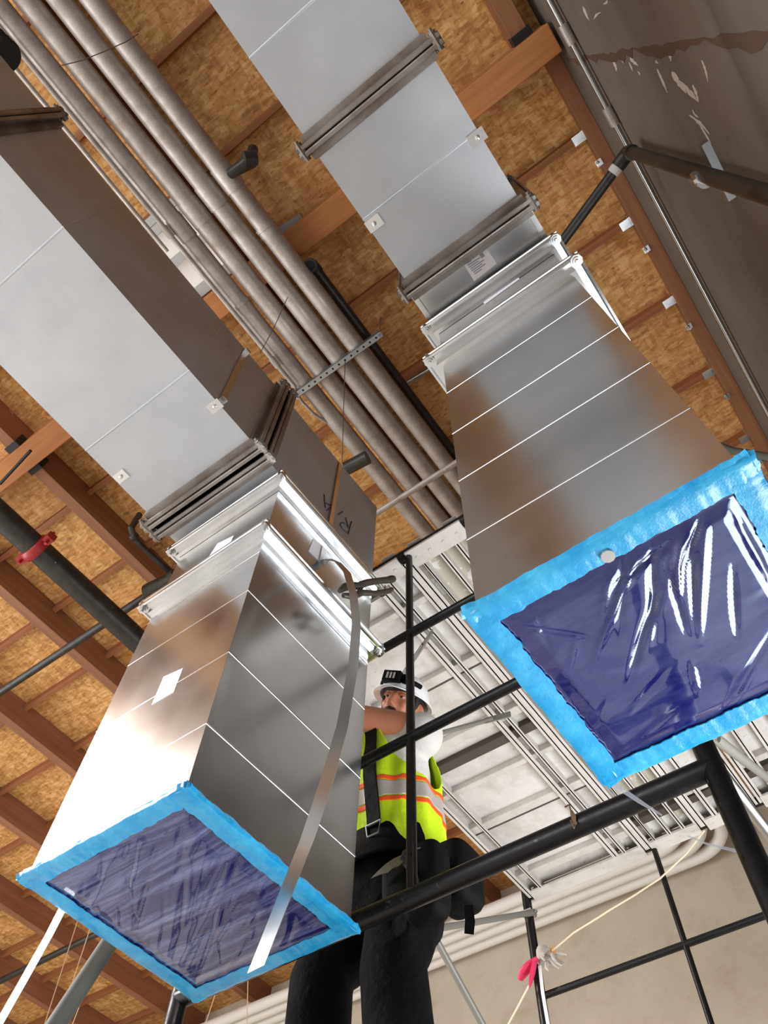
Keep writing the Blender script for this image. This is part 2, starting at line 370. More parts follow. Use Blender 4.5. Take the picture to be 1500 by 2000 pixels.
def saddle(name, x, y, sgn, label):
    mb = MB().box(x - .056, x + .056, y, y + sgn * .05, 4.978, 4.986); mb.box(x - .058, x - .05, y, y + sgn * .05, 4.98, 5.10); mb.box(x + .05, x + .058, y, y + sgn * .05, 4.98, 5.10)
    build(mb, name, DARK, smooth=0, label=label, cat='bracket')
saddle('purlin_saddle', PX[3], GY0, -1, 'dark metal saddle under the purlin end above the left duct, near side of the beam')
saddle('purlin_saddle', PX[3], GY1, 1, 'dark metal saddle under the purlin end left of the duct, far side of the beam')
saddle('purlin_saddle', .655, GY0, -1, 'dark metal saddle on the crossing beam near the right wall')
mb = MB().box(.46, .52, GY0 - .02, GY1 + .02, 4.845, 4.858); mb.box(.46, .52, GY1, GY1 + .012, 4.85, 4.95); mb.box(.46, .52, GY0 - .012, GY0, 4.85, 4.95)
# skylight between the duct and the conduits
sk = thing('skylight', (-1.8, 0, 5.0), 'pale skylight panel in steel framing, seen between left duct and conduits', 'skylight')
build(MB().box(-2.4, -1.52, -.32, .2, 5.13, 5.16), 'diffuser_panel', SKYL, sk, smooth=0)
for y, wd in ((-.33, .05), (-.26, .03), (-.06, .06), (.17, .07)): build(MB().box(-2.42, -1.5, y - wd / 2, y + wd / 2, 5.06, 5.13), 'frame_bar', STEEL, sk, smooth=0)
mb = MB().box(-2.42, -1.5, .215, .262, 5.03, 5.06)
for i in range(9): mb.box(-2.38 + i * .1, -2.33 + i * .1, .225, .25, 5.026, 5.031)
build(mb, 'strut_rail', STEEL, sk, smooth=0)

# ---------------------------------------------------------------- ducts
def rect_ring(mb, axis, r, pos, prof, m=0):
    """sweep prof [(out, along)] round the rectangle r=(a0,a1,b0,b1); axis z: a=x b=y; axis y: a=x b=z"""
    a0, a1, b0, b1 = r; cs = [(a0, b0, -1, -1), (a1, b0, 1, -1), (a1, b1, 1, 1), (a0, b1, -1, 1)]
    rings = []
    for a, b, sa, sb in cs:
        rings.append([(a + sa * o, b + sb * o, pos + h) if axis == 'z' else (a + sa * o, pos + h, b + sb * o) for o, h in prof])
    mb.loft(rings, m, closed=True); return mb
LIP_UP = [(0, .0), (.036, .0), (.040, -.004), (.040, -.014), (.034, -.016), (.030, -.010), (.012, -.010), (.012, -.034), (0, -.036)]
LIP_DN = [(o, -h) for o, h in LIP_UP]
def flange(name, axis, r, pos, mats, parent, lab=None):
    mb = MB(); rect_ring(mb, axis, r, pos - .0015, LIP_UP); rect_ring(mb, axis, r, pos + .0015, LIP_DN)
    f = build(mb, name, mats, parent, smooth=30, label=lab)
    a0, a1, b0, b1 = r; o = .026
    for a, b in ((a0 - o, b0 - o), (a1 + o, b0 - o), (a1 + o, b1 + o), (a0 - o, b1 + o)):
        c = (a, b, pos) if axis == 'z' else (a, pos, b); ax = (0, 0, 1) if axis == 'z' else (0, 1, 0)
        bb = MB().lathe(c, ax, [(-.034, .006), (-.026, .006), (-.026, .011), (-.018, .011), (-.018, .016), (.018, .016), (.018, .010), (.026, .010)], 8)
        build(bb, 'corner_bolt', mats, f, smooth=30)
    return f
def riser(x0, x1, y0, y1, z0, z1, beads, t_=.0015):
    mb = MB(); q = lambda g, z: [(x0 + g, y0 + g, z), (x1 - g, y0 + g, z), (x1 - g, y1 - g, z), (x0 + g, y1 - g, z)]
    mb.loft([q(t_, z0 + .12), q(t_, z0), q(0, z0), q(0, z1)])
    for p in beads: rect_ring(mb, 'z', (x0, x1, y0, y1), p, [(-.001, -.004), (.0007, -.002), (.0011, 0), (.0007, .002), (-.001, .004)])
    return mb
def beaded_box(x0, x1, y0, y1, z0, z1, beads, axis):
    """closed sheet metal box with small raised beads round it at the given positions"""
    mb = MB().box(x0, x1, y0, y1, z0, z1)
    r = (x0, x1, y0, y1) if axis == 'z' else (x0, x1, z0, z1)
    for p in beads: rect_ring(mb, axis, r, p, [(-.001, -.005), (.0007, -.0025), (.0012, 0), (.0007, .0025), (-.001, .005)])
    return mb
def seal(parent, x0, x1, y0, y1, z, bw, film, seed, kind):
    """plastic film over the open end with a blue tape border"""
    random.seed(seed); N = 110; mb = MB(); vs = []; fs = []
    cre = []
    if kind == 'taut':
        for i in range(22):
            ang = 2.2 + random.gauss(0, .3)
            if i < 12: cx, cy, am = random.uniform(.42, .85), random.uniform(.10, .5), random.uniform(.004, .008)
            else: cx, cy, am = random.random(), random.random(), random.uniform(.001, .003)
            cre.append((cx, cy, math.cos(ang), math.sin(ang), random.uniform(.06, .2), random.uniform(.007, .018), random.choice((-1, 1, 1)) * am))
        for i in range(9):
            cre.append((.93, .16 + .03 * i, math.cos(1.7), math.sin(1.7), .10, .006, .003))
        for i in range(6):
            cre.append((.10 + .03 * i, .12 + .03 * i, math.cos(.9), math.sin(.9), .05, .007, .0012))
    else:
        for i in range(64):
            ang = -.55 + random.gauss(0, .1); cre.append((random.random(), random.random(), math.cos(ang), math.sin(ang), random.uniform(.1, .4), random.uniform(.005, .012), random.choice((-1, 1)) * random.uniform(.001, .0032)))
    for j in range(N + 1):
        for i in range(N + 1):
            u, v = i / N, j / N; e = min(u, 1 - u, v, 1 - v); ed = max(0, min(1, (e - .045) / .06))
            sag = .006 if kind == 'taut' else .004; h = -(.003 if kind == 'taut' else .004) * math.sin(math.pi * u) * math.sin(math.pi * v)
            for cx, cy, dx, dy, L, w_, a in cre:
                s_ = (u - cx) * dx + (v - cy) * dy; q = -(u - cx) * dy + (v - cy) * dx + .1 * s_ * s_
                if abs(s_) < L * 1.6 and abs(q) < w_ * 3: h += a * math.exp(-(q / w_) ** 2) * math.exp(-(s_ / L) ** 2)
            vs.append((x0 + bw * .6 + (x1 - x0 - bw * 1.2) * u, y0 + bw * .6 + (y1 - y0 - bw * 1.2) * v, z - .0006 - (sag - h) * ed))
    for j in range(N):
        for i in range(N):
            a = j * (N + 1) + i; fs.append((a, a + N + 1, a + N + 2, a + 1))
    mb.add(vs, fs)
    n0 = len(vs)
    film_o = build(mb, 'plastic_cover', film, parent, smooth=180)
    so = film_o.modifiers.new('thick', 'SOLIDIFY'); so.thickness = .0008
    # tape: four overlapping strips wrapped round the lip, with crinkled edges
    for k in range(4):
        mb = MB(); M = 90; rings = []; w1, w2, w3, w4 = (random.uniform(0, 6.28) for _ in range(4))
        for i in range(M + 1):
            f = i / M; cr = max(0, 1 - min(f, 1 - f) / .09); wav = lambda a, ph: math.sin(a * f + ph) * .6 + math.sin(2.7 * a * f + 2 * ph) * .4
            j_in = .0018 * wav(31, w1) + random.gauss(0, .0006); j_dn = .0005 * wav(47, w2) + random.gauss(0, .0002) + cr * random.gauss(0, .0014)
            bulge = .0012 * (1 + wav(23, w3)) + .007 * cr * random.random()
            up = .020 + .003 * wav(27, w4)
            if k == 0: P = lambda o, zz: (x0 - .004 + (x1 - x0 + .008) * f, y0 + o, zz)
            elif k == 1: P = lambda o, zz: (x1 - o, y0 - .004 + (y1 - y0 + .008) * f, zz)
            elif k == 2: P = lambda o, zz: (x1 + .004 - (x1 - x0 + .008) * f, y1 - o, zz)
            else: P = lambda o, zz: (x0 + o, y1 + .004 - (y1 - y0 + .008) * f, zz)
            zz = z - .004 - .0012 * (k % 2) + j_dn
            rings.append([P(bw + j_in, zz), P(bw * .5, zz - .001 + j_dn), P(.004, zz - .003), P(-.005 - bulge, zz + .001), P(-.007 - bulge, zz + .010), P(-.002, zz + up), P(.0, zz + up), P(.0, zz + .008), P(.006, zz + .004), P(bw + j_in, zz + .002)])
        mb.loft(rings); build(mb, 'tape_strip', TAPE, parent, smooth=50)

# ---- left (return air) duct
LX0, LX1 = -1.505, -1.042
LY0, LY1 = .727, 1.255
LZT, LZF1, LZF2, LZB = 2.405, 2.345, 2.005, 1.035
ld = thing('return_air_duct', (LX0, LY0, LZB), 'left galvanized duct turning down with hazy blue film over its square end', 'duct')
build(beaded_box(LX0 - .03, LX1, -4.2, .572, LZT + .005, 2.965, [-.30 - .62 * k for k in range(6)] + [.25], 'y'), 'horizontal_section', GALV_OLD, ld, smooth=0, label='dull grey horizontal duct run')
flange('joint_flange', 'y', (LX0 - .03, LX1, LZT + .005, 2.965), -.635, GALV_DIRTY, ld)
flange('joint_flange', 'y', (LX0 - .03, LX1, LZT + .005, 2.965), .585, GALV_DIRTY, ld)
flange('joint_flange', 'y', (LX0 - .03, LX1, LZT + .005, 2.965), .632, GALV_DIRTY, ld)
el = build(beaded_box(LX0 - .03, LX1, .645, LY1 - .005, LZT, 2.965, [.98], 'y'), 'elbow_section', GALV_OLD, ld, smooth=0)
# hand lettering R.A on the elbow
c_rl = lambda p: onx(600 + p[0] / 8, 930 + p[1] / 8, LX1 + .001)
mb = MB()
for st in ([(692, 708), (668, 790), (640, 905)], [(640, 895), (575, 850), (528, 790), (514, 755), (528, 732), (560, 728), (595, 748), (625, 790), (648, 820)], [(600, 650), (612, 700), (640, 790)],
           [(482, 602), (552, 556)], [(265, 290), (270, 380), (282, 495)], [(282, 420), (330, 440), (408, 458)], [(302, 540), (350, 500), (408, 462)]):
    mb.tube([c_rl(p) for p in st], .0026, 6)
build(mb, 'marker_lettering', MARKER, el, smooth=60, label='black hand-written R.A lettering')
build(MB().box(LX0, LX1, LY0, LY1, LZF1, LZT + .01), 'collar', GALV_DIRTY, ld, smooth=0)
build(MB().box(LX0 + .001, LX1 - .001, LY0 + .001, LY1 - .001, LZF2, LZF1), 'spacer_section', GALV, ld, smooth=0)
flange('riser_flange', 'z', (LX0, LX1, LY0, LY1), LZF1, GALV_FL, ld)
flange('riser_flange', 'z', (LX0, LX1, LY0, LY1), LZF2, GALV_FL, ld)
build(riser(LX0, LX1, LY0, LY1, LZB, LZF2, [1.22, 1.46, 1.72, 1.92]), 'riser_section', GALV, ld, smooth=0)
seal(ld, LX0 - .008, LX1 + .008, LY0 - .008, LY1 + .008, LZB, .036, FILM_L, 3, 'hazy')
def sticker(parent, pts, nrm, name='paper_label', lines=0, lab=None):
    mb = MB(); n = Vector(nrm) * .0012; k = len(pts)
    mb.add([p + n for p in pts] + [p - n * .2 for p in pts], [list(range(k)), list(range(2 * k - 1, k - 1, -1))] + [[i, i + k, (i + 1) % k + k, (i + 1) % k] for i in range(k)])
    o = build(mb, name, PAPER, parent, smooth=0, label=lab)
    return o
F = lambda l: [ony(x, y, LY0) for x, y in l]
sticker(ld, F([(320, 1322), (358, 1305), (340, 1352), (296, 1378)]), (0, -1, 0), lab='blank white paper label on the front face')
sticker(ld, [ony(x, y, LY0) for x, y in ((425, 1062), (457, 1046), (450, 1062), (408, 1088))], (0, -1, 0), lab='white paper label between the two flanges')
sticker(ld, [onx(x, y, LX1) for x, y in ((612, 1052), (632, 1068), (624, 1098), (603, 1076))], (1, 0, 0), lab='white paper label on the right side between the flanges')
# hanger tabs
def tab(parent, p, mat):
    mb = MB().box(p.x - .025, p.x + .025, p.y - .018, p.y + .018, p.z - .004, p.z); mb.lathe((p.x, p.y, p.z - .004), (0, 0, -1), [(0, .007), (.005, .007), (.007, .003)], 8)
    build(mb, 'hanger_tab', mat, parent, smooth=30)
for px, py in ((420, 793), (237, 930)):
    tab(ld, onz(px, py, LZT + .005), GALV_FL)
mb = MB()
for px, py in ((478, 690), (433, 783)):
    p = onx(px, py, LX1); mb.box(LX1, LX1 + .02, p.y - .012, p.y + .012, p.z - .008, p.z + .008)
p = onx(433, 783, LX1); q = onx(478, 690, LX1)
mb.bar((LX1 + .004, p.y, p.z), (LX1 + .004, q.y, q.z), .025, .003, (1, 0, 0))
build(mb, 'side_hanger_strap', STRAP, ld, smooth=0)
build(MB().bar((LX1 + .006, .985, 2.41), (LX1 + .006, .985, 2.95), .018, .004, (1, 0, 0)), 'elbow_seam_strip', m_wood('wood_strip', srgb(150, 100, 60), srgb(170, 120, 76), srgb(180, 130, 84)), ld, smooth=0, label='narrow brown strip beside the lettering')

# ---- right (supply) duct
RX0, RX1 = -.305, .100
RY0, RY1 = .608, 1.010
RZT, RZF1, RZF2, RZB = 2.425, 2.375, 2.065, .905
rd = thing('supply_air_duct', (RX0, RY0, RZB), 'right galvanized duct turning down with shiny dark blue film over its end', 'duct')
build(beaded_box(RX0, RX1, -4.2, -.045, RZT, 2.85, [-.30 - .32 * k for k in range(9)], 'y'), 'horizontal_section', GALV_OLD, rd, smooth=0)
flange('joint_flange', 'y', (RX0, RX1, RZT, 2.85), -.033, GALV_DIRTY, rd)
build(beaded_box(RX0, RX1, -.02, .455, RZT, 2.85, [.215], 'y'), 'horizontal_section', GALV_OLD, rd, smooth=0)
flange('joint_flange', 'y', (RX0, RX1, RZT, 2.85), .462, GALV_DIRTY, rd)
build(beaded_box(RX0 - .004, RX1 + .004, .47, RY1, RZT, 2.85, [], 'y'), 'elbow_section', GALV, rd, smooth=0)
build(MB().box(RX0, RX1, RY0, RY1, RZF1, RZT + .01), 'collar', GALV, rd, smooth=0)
for x in (RX0 - .006, RX1 + .006): build(MB().box(x - .008, x + .008, .475, .60, RZT - .008, RZT + .012), 'edge_seam', GALV_FL, rd, smooth=0)
build(MB().box(RX0 + .001, RX1 - .001, RY0 + .001, RY1 - .001, RZF2, RZF1), 'spacer_section', GALV, rd, smooth=0)
flange('riser_flange', 'z', (RX0, RX1, RY0, RY1), RZF1, GALV_FL, rd)
flange('riser_flange', 'z', (RX0, RX1, RY0, RY1), RZF2, GALV_FL, rd)
build(riser(RX0, RX1, RY0, RY1, RZB, RZF2, [1.82, 1.565, 1.335, 1.115]), 'riser_section', GALV, rd, smooth=0)
seal(rd, RX0 - .010, RX1 + .010, RY0 - .008, RY1 + .008, RZB, .034, FILM_R, 8, 'taut')
lb = sticker(rd, [onz(x, y, RZT - .0005) for x, y in ((903, 512), (950, 483), (970, 515), (926, 549))], (0, 0, -1), lab='printed white paper label on the elbow')
mb = MB()
c0, c1, c2, c3 = [onz(x, y, RZT - .002) for x, y in ((903, 512), (950, 483), (970, 515), (926, 549))]
for i, (f0, f1) in enumerate(((.1, .3), (.1, .62), (.1, .5), (.12, .7), (.12, .58), (.15, .66), (.15, .45))):
    g = .16 + i * .1; a = c0.lerp(c3, g); b = c1.lerp(c2, g); mb.bar(a.lerp(b, f0), a.lerp(b, f1), .0035, .0008)
g0 = c0.lerp(c1, .72); g1 = c0.lerp(c1, .9); mb.bar(g0.lerp(c3.lerp(c2, .72), .12), g0.lerp(c3.lerp(c2, .72), .34), .012, .0008)
build(mb, 'printed_lines', PRINT, lb, smooth=0)
sticker(rd, [ony(x, y, RY0) for x, y in ((942, 590), (1010, 540), (1015, 545), (948, 594))], (0, -1, 0), lab='white paper strip under the upper flange')
sticker(rd, [ony(x, y, RY0) for x, y in ((962, 605), (1015, 572), (1018, 584), (966, 618))], (0, -1, 0), lab='white paper label between the flanges')
for px, py in ((731, 436), (932, 268)): tab(rd, onz(px, py, RZT), GALV_FL)
mb = MB().lathe(ony(1187, 1085, RY0 - .008) + Vector((0, 0, 0)), (0, -1, 0), [(0, .009), (.004, .009)], 12)
# worn spot where the tape is torn
build(MB().lathe(onz(1187, 1085, RZB - .006), (0, 0, -1), [(0, .010), (.0035, .010), (.0036, .006)], 10), 'torn_tape_spot', m_plain('bare_metal_spot', srgb(170, 168, 168), .5), rd, smooth=40)
# black flexible boot at the far end of the left duct
fa, fb = onz(8, 108, 3.06), onz(-140, -40, 3.5); fd = (fb - fa) / 14
mb = MB().tube([fa, fb], .05, 20)
for i in range(15): mb.lathe(fa + fd * i, fd, [(-.012, .05), (0, .059), (.012, .05)], 20)
build(mb, 'flexible_duct', DARK, smooth=40, label='black flexible duct standing on the left duct at the upper left corner', cat='flexible duct')

# ---------------------------------------------------------------- conduits, pipes and hangers
HP = 4.68
names = ['outermost of the four big conduits, nearest the right duct', 'second of the four big conduits from the right duct', 'third of the four big conduits from the right duct', 'last of the four big conduits, beside the left duct']
for k in range(4):
    x = -HP * (.2285 + .0292 * k); r = .0572; yw = 6.60 - k * .136; bend = .36
    cdt = thing('steel_conduit', (x, 0, HP), 'thick grey steel conduit, ' + names[k], 'conduit', 'four big conduits overhead')
    pts = [(x, -5.5 + .5 * i, HP) for i in range(int((yw - bend + 5.4) / .5) + 1)] + [(x - bend + bend * math.cos(a), yw - bend + bend * math.sin(a), HP) for a in [math.radians(6 * i) for i in range(16)]]
    pts += [(x - bend - .4 - 1.2 * i, yw, HP) for i in range(7)]
    kk = int((yw - bend + 5.4) / .5) + 1
    build(MB().tube(pts[:kk + 1], r, 24), 'straight_run', CONDUIT, cdt, smooth=60)
    build(MB().tube(pts[kk:], r, 24), 'wall_run', WHITE_PIPE, cdt, smooth=60, label='pale painted bend and run along the far wall')
    yc = -.215 + .014 * k
    build(MB().lathe((x, yc, HP), (0, 1, 0), [(-.075, r), (-.075, r + .005), (.075, r + .005), (.075, r)], 24), 'coupling', CONDUIT, cdt, smooth=40)
    if k in (0, 3):
        build(MB().lathe((x, .13 + .25 * (k == 3), HP), (0, 1, 0), [(-.03, r), (-.03, r + .006), (-.01, r + .006), (-.008, r + .003), (.03, r + .003), (.03, r)], 24), 'painted_joint', CONDUIT, cdt, smooth=40)
def trapeze(yc, x0, x1, zt, label, holes=True, rods=True):
    tr = thing('trapeze_hanger', ((x0 + x1) / 2, yc, zt), label, 'pipe hanger', 'trapeze hangers under the conduits')
    mb = MB().box(x0, x1, yc - .0205, yc + .0205, zt - .041, zt - .038); mb.box(x0, x1, yc - .0205, yc - .018, zt - .041, zt); mb.box(x0, x1, yc + .018, yc + .0205, zt - .041, zt)
    build(mb, 'strut_channel', STEEL, tr, smooth=0)
    mb = MB(); n = int((x1 - x0) / .0475)
    for i in range(n): mb.lathe((x0 + .03 + i * .0475, yc, zt - .0402), (0, 0, -1), [(0, .0068), (.0012, .0068)], 12)
    build(mb, 'punched_holes', HOLE, tr, smooth=40)
    for x in (x0 + .02, x1 - .02):
        mb = MB().tube([(x, yc, zt - .06), (x, yc, 5.0)], .005, 8); mb.lathe((x, yc, zt - .041), (0, 0, -1), [(0, .011), (.01, .011)], 6)
        build(mb, 'threaded_rod', STEEL, tr, smooth=30)
trapeze(.215 * 4.60, -1.565, -.875, HP - .058, 'perforated steel strut hanger crossing under the four big conduits')
# thin conduit beside the left duct
tc = thing('thin_conduit', (-.331 * 4.60, 0, 4.60), 'thin silver conduit running alongside the left duct', 'conduit')
xt = -.331 * 4.60
build(MB().tube([(xt, -4.5, 4.60), (xt, -1, 4.60), (xt, .2, 4.60), (xt, .95, 4.60)], .015, 12), 'straight_run', CONDUIT, tc, smooth=60)
p = [ond(*q) for q in ((575, 762, 4.87), (590, 785, 4.91), (612, 808, 4.95), (633, 822, 4.99), (655, 831, 5.04))]
build(MB().tube([(xt, .95, 4.60)] + p, .011, 10), 'bent_end', CONDUIT, tc, smooth=60)
for y in (-.2, .75): build(MB().lathe((xt, y, 4.60), (0, 1, 0), [(-.035, .015), (-.035, .021), (.035, .021), (.035, .015)], 12), 'coupling', CONDUIT, tc, smooth=40)
build(MB().tube([(xt - .06, -4.5, 4.55), (xt - .06, -.12, 4.55)], .013, 10), 'thin_conduit', CONDUIT, smooth=60, label='second thin conduit close beside the left duct, ending near its flange', cat='conduit')
# dark capped pipe right of the conduits
dp = thing('black_pipe', (-.212 * 4.68, .41, 4.6), 'dark open-ended pipe running right of the big conduits', 'pipe')
xp = -.2115 * 4.72
build(MB().tube([(xp, .48, 4.765), (xp, 6.4, 4.765)], .030, 16), 'pipe_run', IRON, dp, smooth=60)
e = MB().tube([(xp, .5, 4.765), (xp, .47, 4.765), (xp, .445, 4.755), (xp, .435, 4.725), (xp, .433, 4.69)], .036, 16); e.lathe((xp, .433, 4.69), (0, 0, -1), [(-.012, .042), (.008, .042), (.008, .03)], 16)
build(e, 'elbow', IRON, dp, smooth=50)
build(MB().lathe((xp, .433, 4.679), (0, 0, -1), [(0, .030), (.0042, .030)], 16), 'open_end', HOLE, dp, smooth=40)
# stub with elbow against the strand board
mb = MB().tube([onz(452, 338, 4.5) + Vector((-.02, 0, .74)), onz(448, 340, 4.5) + Vector((0, 0, .1)), onz(452, 338, 4.5), onz(478, 320, 4.5), onz(490, 307, 4.5), onz(494, 292, 4.58)], .03, 12); mb.lathe(onz(488, 309, 4.5), (.3, .2, .2), [(-.035, .038), (.035, .038)], 12)
build(mb, 'pipe_stub', IRON, smooth=50, label='short dark pipe stub with an elbow beside the conduits near the top', cat='pipe')
mb = MB(); a, b = onz(540, 457, 5.13), onz(592, 425, 5.13); mb.bar(a, b, .06, .045, (0, 0, 1)); a2, b2 = a.lerp(b, .15), a.lerp(b, .9); mb.bar(a2 - Vector((0, 0, .024)), b2 - Vector((0, 0, .024)), .02, .004, (0, 0, 1))
build(mb, 'strut_end', STEEL, smooth=0, label='grey slotted strut end sticking out right of the conduits', cat='strut')
# grey conduit crossing low behind the right duct
mb = MB().tube([(-1.75, .429 * 3.7, 3.7), (-.12, .429 * 3.7, 3.7)], .017, 12)
xc = thing('crossing_conduit', (-.9, 1.587, 3.68), 'grey conduit crossing from the lettered elbow to behind the right duct', 'conduit')
build(mb, 'straight_run', CONDUIT, xc, smooth=60)
build(MB().tube([(-.2, .429 * 3.7, 3.7), (-.2, .429 * 3.7, 5.24)], .005, 8), 'hanger_rod', STEEL, xc, smooth=60)
build(MB().tube([onz(795, 748, 5.15), onz(868, 704, 5.15)], .014, 8), 'hanger_rod', CONDUIT_CLEAN, smooth=60, label='short bright rod reaching left from the right duct flanges', cat='rod')
build(MB().tube([onz(676, 915, 4.4), onz(718, 893, 4.4)], .045, 14), 'pipe_nipple', IRON, smooth=60, label='short black pipe piece between the lettered elbow and the conduits', cat='pipe')

# sprinkler mains on the left
sm = thing('sprinkler_main', (-3.62, 0, 4.4), 'thick black sprinkler main with a red coupling on the left', 'pipe')
build(MB().tube([(-3.62, -3, 4.4), (-3.62, 5.2, 4.4)], .084, 28), 'pipe_run', IRON, sm, smooth=60)
yc = onx(75, 1065, -3.62).y
mb = MB().lathe((-3.62, yc, 4.4), (0, 1, 0), [(-.035, .084), (-.035, .098), (-.02, .108), (.02, .108), (.035, .098), (.035, .084)], 28)
for sx in (-1, 1): mb.box(-3.62 + sx * .135 - .03, -3.62 + sx * .135 + .03, yc - .03, yc + .03, 4.37, 4.43); mb.lathe((-3.62 + sx * .135, yc, 4.4), (0, 0, -1), [(-.07, .012), (.07, .012)], 8)
build(mb, 'grooved_coupling', RED, sm, smooth=40, label='red grooved pipe coupling')
tee = thing('sprinkler_branch', (-3.2, 1.555, 4.62), 'slim black sprinkler branch pipe crossing the thick main on the left', 'pipe')
build(MB().tube([(-9.5, 1.545, 4.64), (-1.9, 1.57, 4.64)], .030, 14), 'pipe_run', IRON, tee, smooth=60)
mb = MB().lathe((-3.30, 1.56, 4.64), (1, 0, 0), [(-.14, .03), (-.13, .075), (-.05, .066), (.06, .048), (.10, .044), (.10, .052), (.15, .052), (.15, .03)], 16)
build(mb, 'reducing_tee', IRON, tee, smooth=50)
build(MB().tube([(-3.27, 1.56, 4.66), (-3.27, 1.56, 5.2)], .005, 6), 'hanger_rod', STEEL, tee, smooth=40)
build(MB().tube([(-9.5, 4.22, 4.62), (-4.6, 4.24, 4.62)], .032, 14), 'sprinkler_branch', IRON, smooth=60, label='slim black branch pipe low at the left edge, beyond the hazy blue duct end', cat='pipe')
p = [onz(x, y, 4.75) for x, y in ((256, 1032), (262, 1048), (272, 1062), (300, 1088), (342, 1125))]
mb = MB().tube([p[0] + Vector((0, 0, .2)), p[0], p[1], p[2], p[3], p[4]], .024, 12); mb.ball(p[1], .036)
build(mb, 'sprinkler_drop', IRON, smooth=50, label='thin dark pipe with an elbow below the purlin, left of the flanges', cat='pipe')
build(MB().tube([onz(0, 945, 4.7), onz(60, 880, 4.7)], .011, 8), 'dark_cable', DARK, smooth=60, label='thin dark cable under the beam at the left edge', cat='cable')

# right wall: conduit and bent black pipe
wc = thing('wall_conduit', (.772, 0, 4.48), 'bright thin conduit running along the top of the right wall', 'conduit')
build(MB().tube([(.772, -5, 4.48), (.772, 6.6, 4.48)], .015, 14), 'straight_run', CONDUIT_CLEAN, wc, smooth=60)
for px, py in ((1112, 66), (1198, 228)):
    y = onx(px, py, .772).y; build(MB().lathe((.772, y, 4.48), (0, 1, 0), [(-.05, .015), (-.05, .024), (.05, .024), (.05, .015)], 14), 'coupling', CONDUIT, wc, smooth=40)
wp = thing('wall_pipe', (.725, .91, 2.5), 'black pipe bent over from the right wall towards the right duct', 'pipe')
el_ = onx(1228, 296, .725); lo = onx(1500, 387, .725); en = onz(1088, 486, el_.z)
d1 = (en - el_).normalized(); dwn = Vector((0, 0, -1))
build(MB().tube([el_ + dwn * .05, (el_.x, lo.y, -1.4)], .030, 18), 'upright_pipe', IRON, wp, smooth=60)
build(MB().tube([el_ + d1 * .06, en + d1 * .15], .026, 18), 'offset_pipe', IRON, wp, smooth=60)
build(MB().tube([el_ + dwn * .07, el_ + dwn * .03, el_ + dwn * .004 + d1 * .006, el_ + d1 * .04, el_ + d1 * .085], .037, 18), 'elbow', IRON, wp, smooth=60)
build(MB().lathe(el_ + d1 * .095, d1, [(-.02, .026), (-.02, .032), (.02, .031), (.025, .026)], 16), 'thread_tape', RAG, wp, smooth=50, label='pale thread tape at the elbow')
zc = onx(1372, 345, .725).z
build(MB().bar((.785, .93 - .12, zc + .03), (.785, .93 + .12, zc + .03), .041, .03, (1, 0, 0)), 'wall_strut', STEEL, wp, smooth=0)
mb = MB().lathe((.725, .93 - .02, zc - .02), (0, 0, 1), [(-.016, .031), (-.016, .036), (.016, .036), (.016, .031)], 20); mb.box(.68, .70, .885, .90, zc - .05, zc + .01); mb.box(.69, .71, .87, .885, zc - .06, zc - .0)
build(mb, 'pipe_clamp', GALV_FL, wp, smooth=40)
cb = [ond(*q) for q in ((1318, 812, 3.0), (1345, 840, 3.0), (1380, 862, 2.95), (1430, 880, 2.9), (1500, 892, 2.8), (1600, 898, 2.7))]
build(MB().tube(cb, .014, 12), 'grey_cable', m_plain('grey_flex', srgb(96, 94, 86), .55), smooth=60, label='grey flexible cable sagging from behind the right duct to the right edge', cat='cable')

# ---------------------------------------------------------------- scaffold
FX0, FX1, FXC = -1.722, -.203, -.9625
def frame(y, label, name='scaffold_frame'):
    fr = thing('scaffold', (FXC, y, -Z0), label, 'scaffold frame', 'black scaffold frames')
    for x in (FX0, FX1):
        build(MB().tube([(x, y, -1.45), (x, y, 2.72)], .0241, 18), 'corner_post', BLACK, fr, smooth=60)
        c = MB().lathe((x, y, -1.52), (1, 0, 0), [(-.025, .02), (-.025, .08), (.025, .08), (.025, .02)], 20); c.box(x - .03, x + .03, y - .03, y + .03, -1.5, -1.44)
        build(c, 'caster', DARK, fr, smooth=40)
    build(MB().tube([(FX0, y, 2.68), (FX1, y, 2.68)], .0241, 18), 'top_bar', BLACK, fr, smooth=60)
    build(MB().tube([(FX0, y, 1.15), (FX1, y, 1.15)], .0241, 18), 'lower_bar', BLACK, fr, smooth=60)
    build(MB().tube([(FX0, y, .45), (FX1, y, .45)], .0241, 18), 'deck_bar', BLACK, fr, smooth=60)
    for z in (1.662, 2.152): build(MB().tube([(FX0, y, z), (FX1, y, z)], .0165, 14), 'rung', BLACK, fr, smooth=60)
    build(MB().tube([(FXC, y, 1.15), (FXC, y, 2.68)], .0140, 14), 'centre_post', BLACK, fr, smooth=60)
    for x in (FX0, FX1):
        s = 1 if x < -1 else -1
        for z in (2.58, 1.25):
            l = MB().lathe((x, y, z), (1, 0, 0), [(-.028 * 1, .007), (.05 * s, .007)] if s > 0 else [(-.05, .007), (.028, .007)], 8); l.box(x - .03, x + .03, y - .03, y + .03, z - .012, z + .012)
            build(l, 'brace_lug', STEEL, fr, smooth=30)
    return fr
near = frame(1.38, 'near black scaffold frame whose bars cross in front of the worker')
far = copy_thing(near, (FXC, 3.56, -Z0), 'far black scaffold frame against the beige wall')
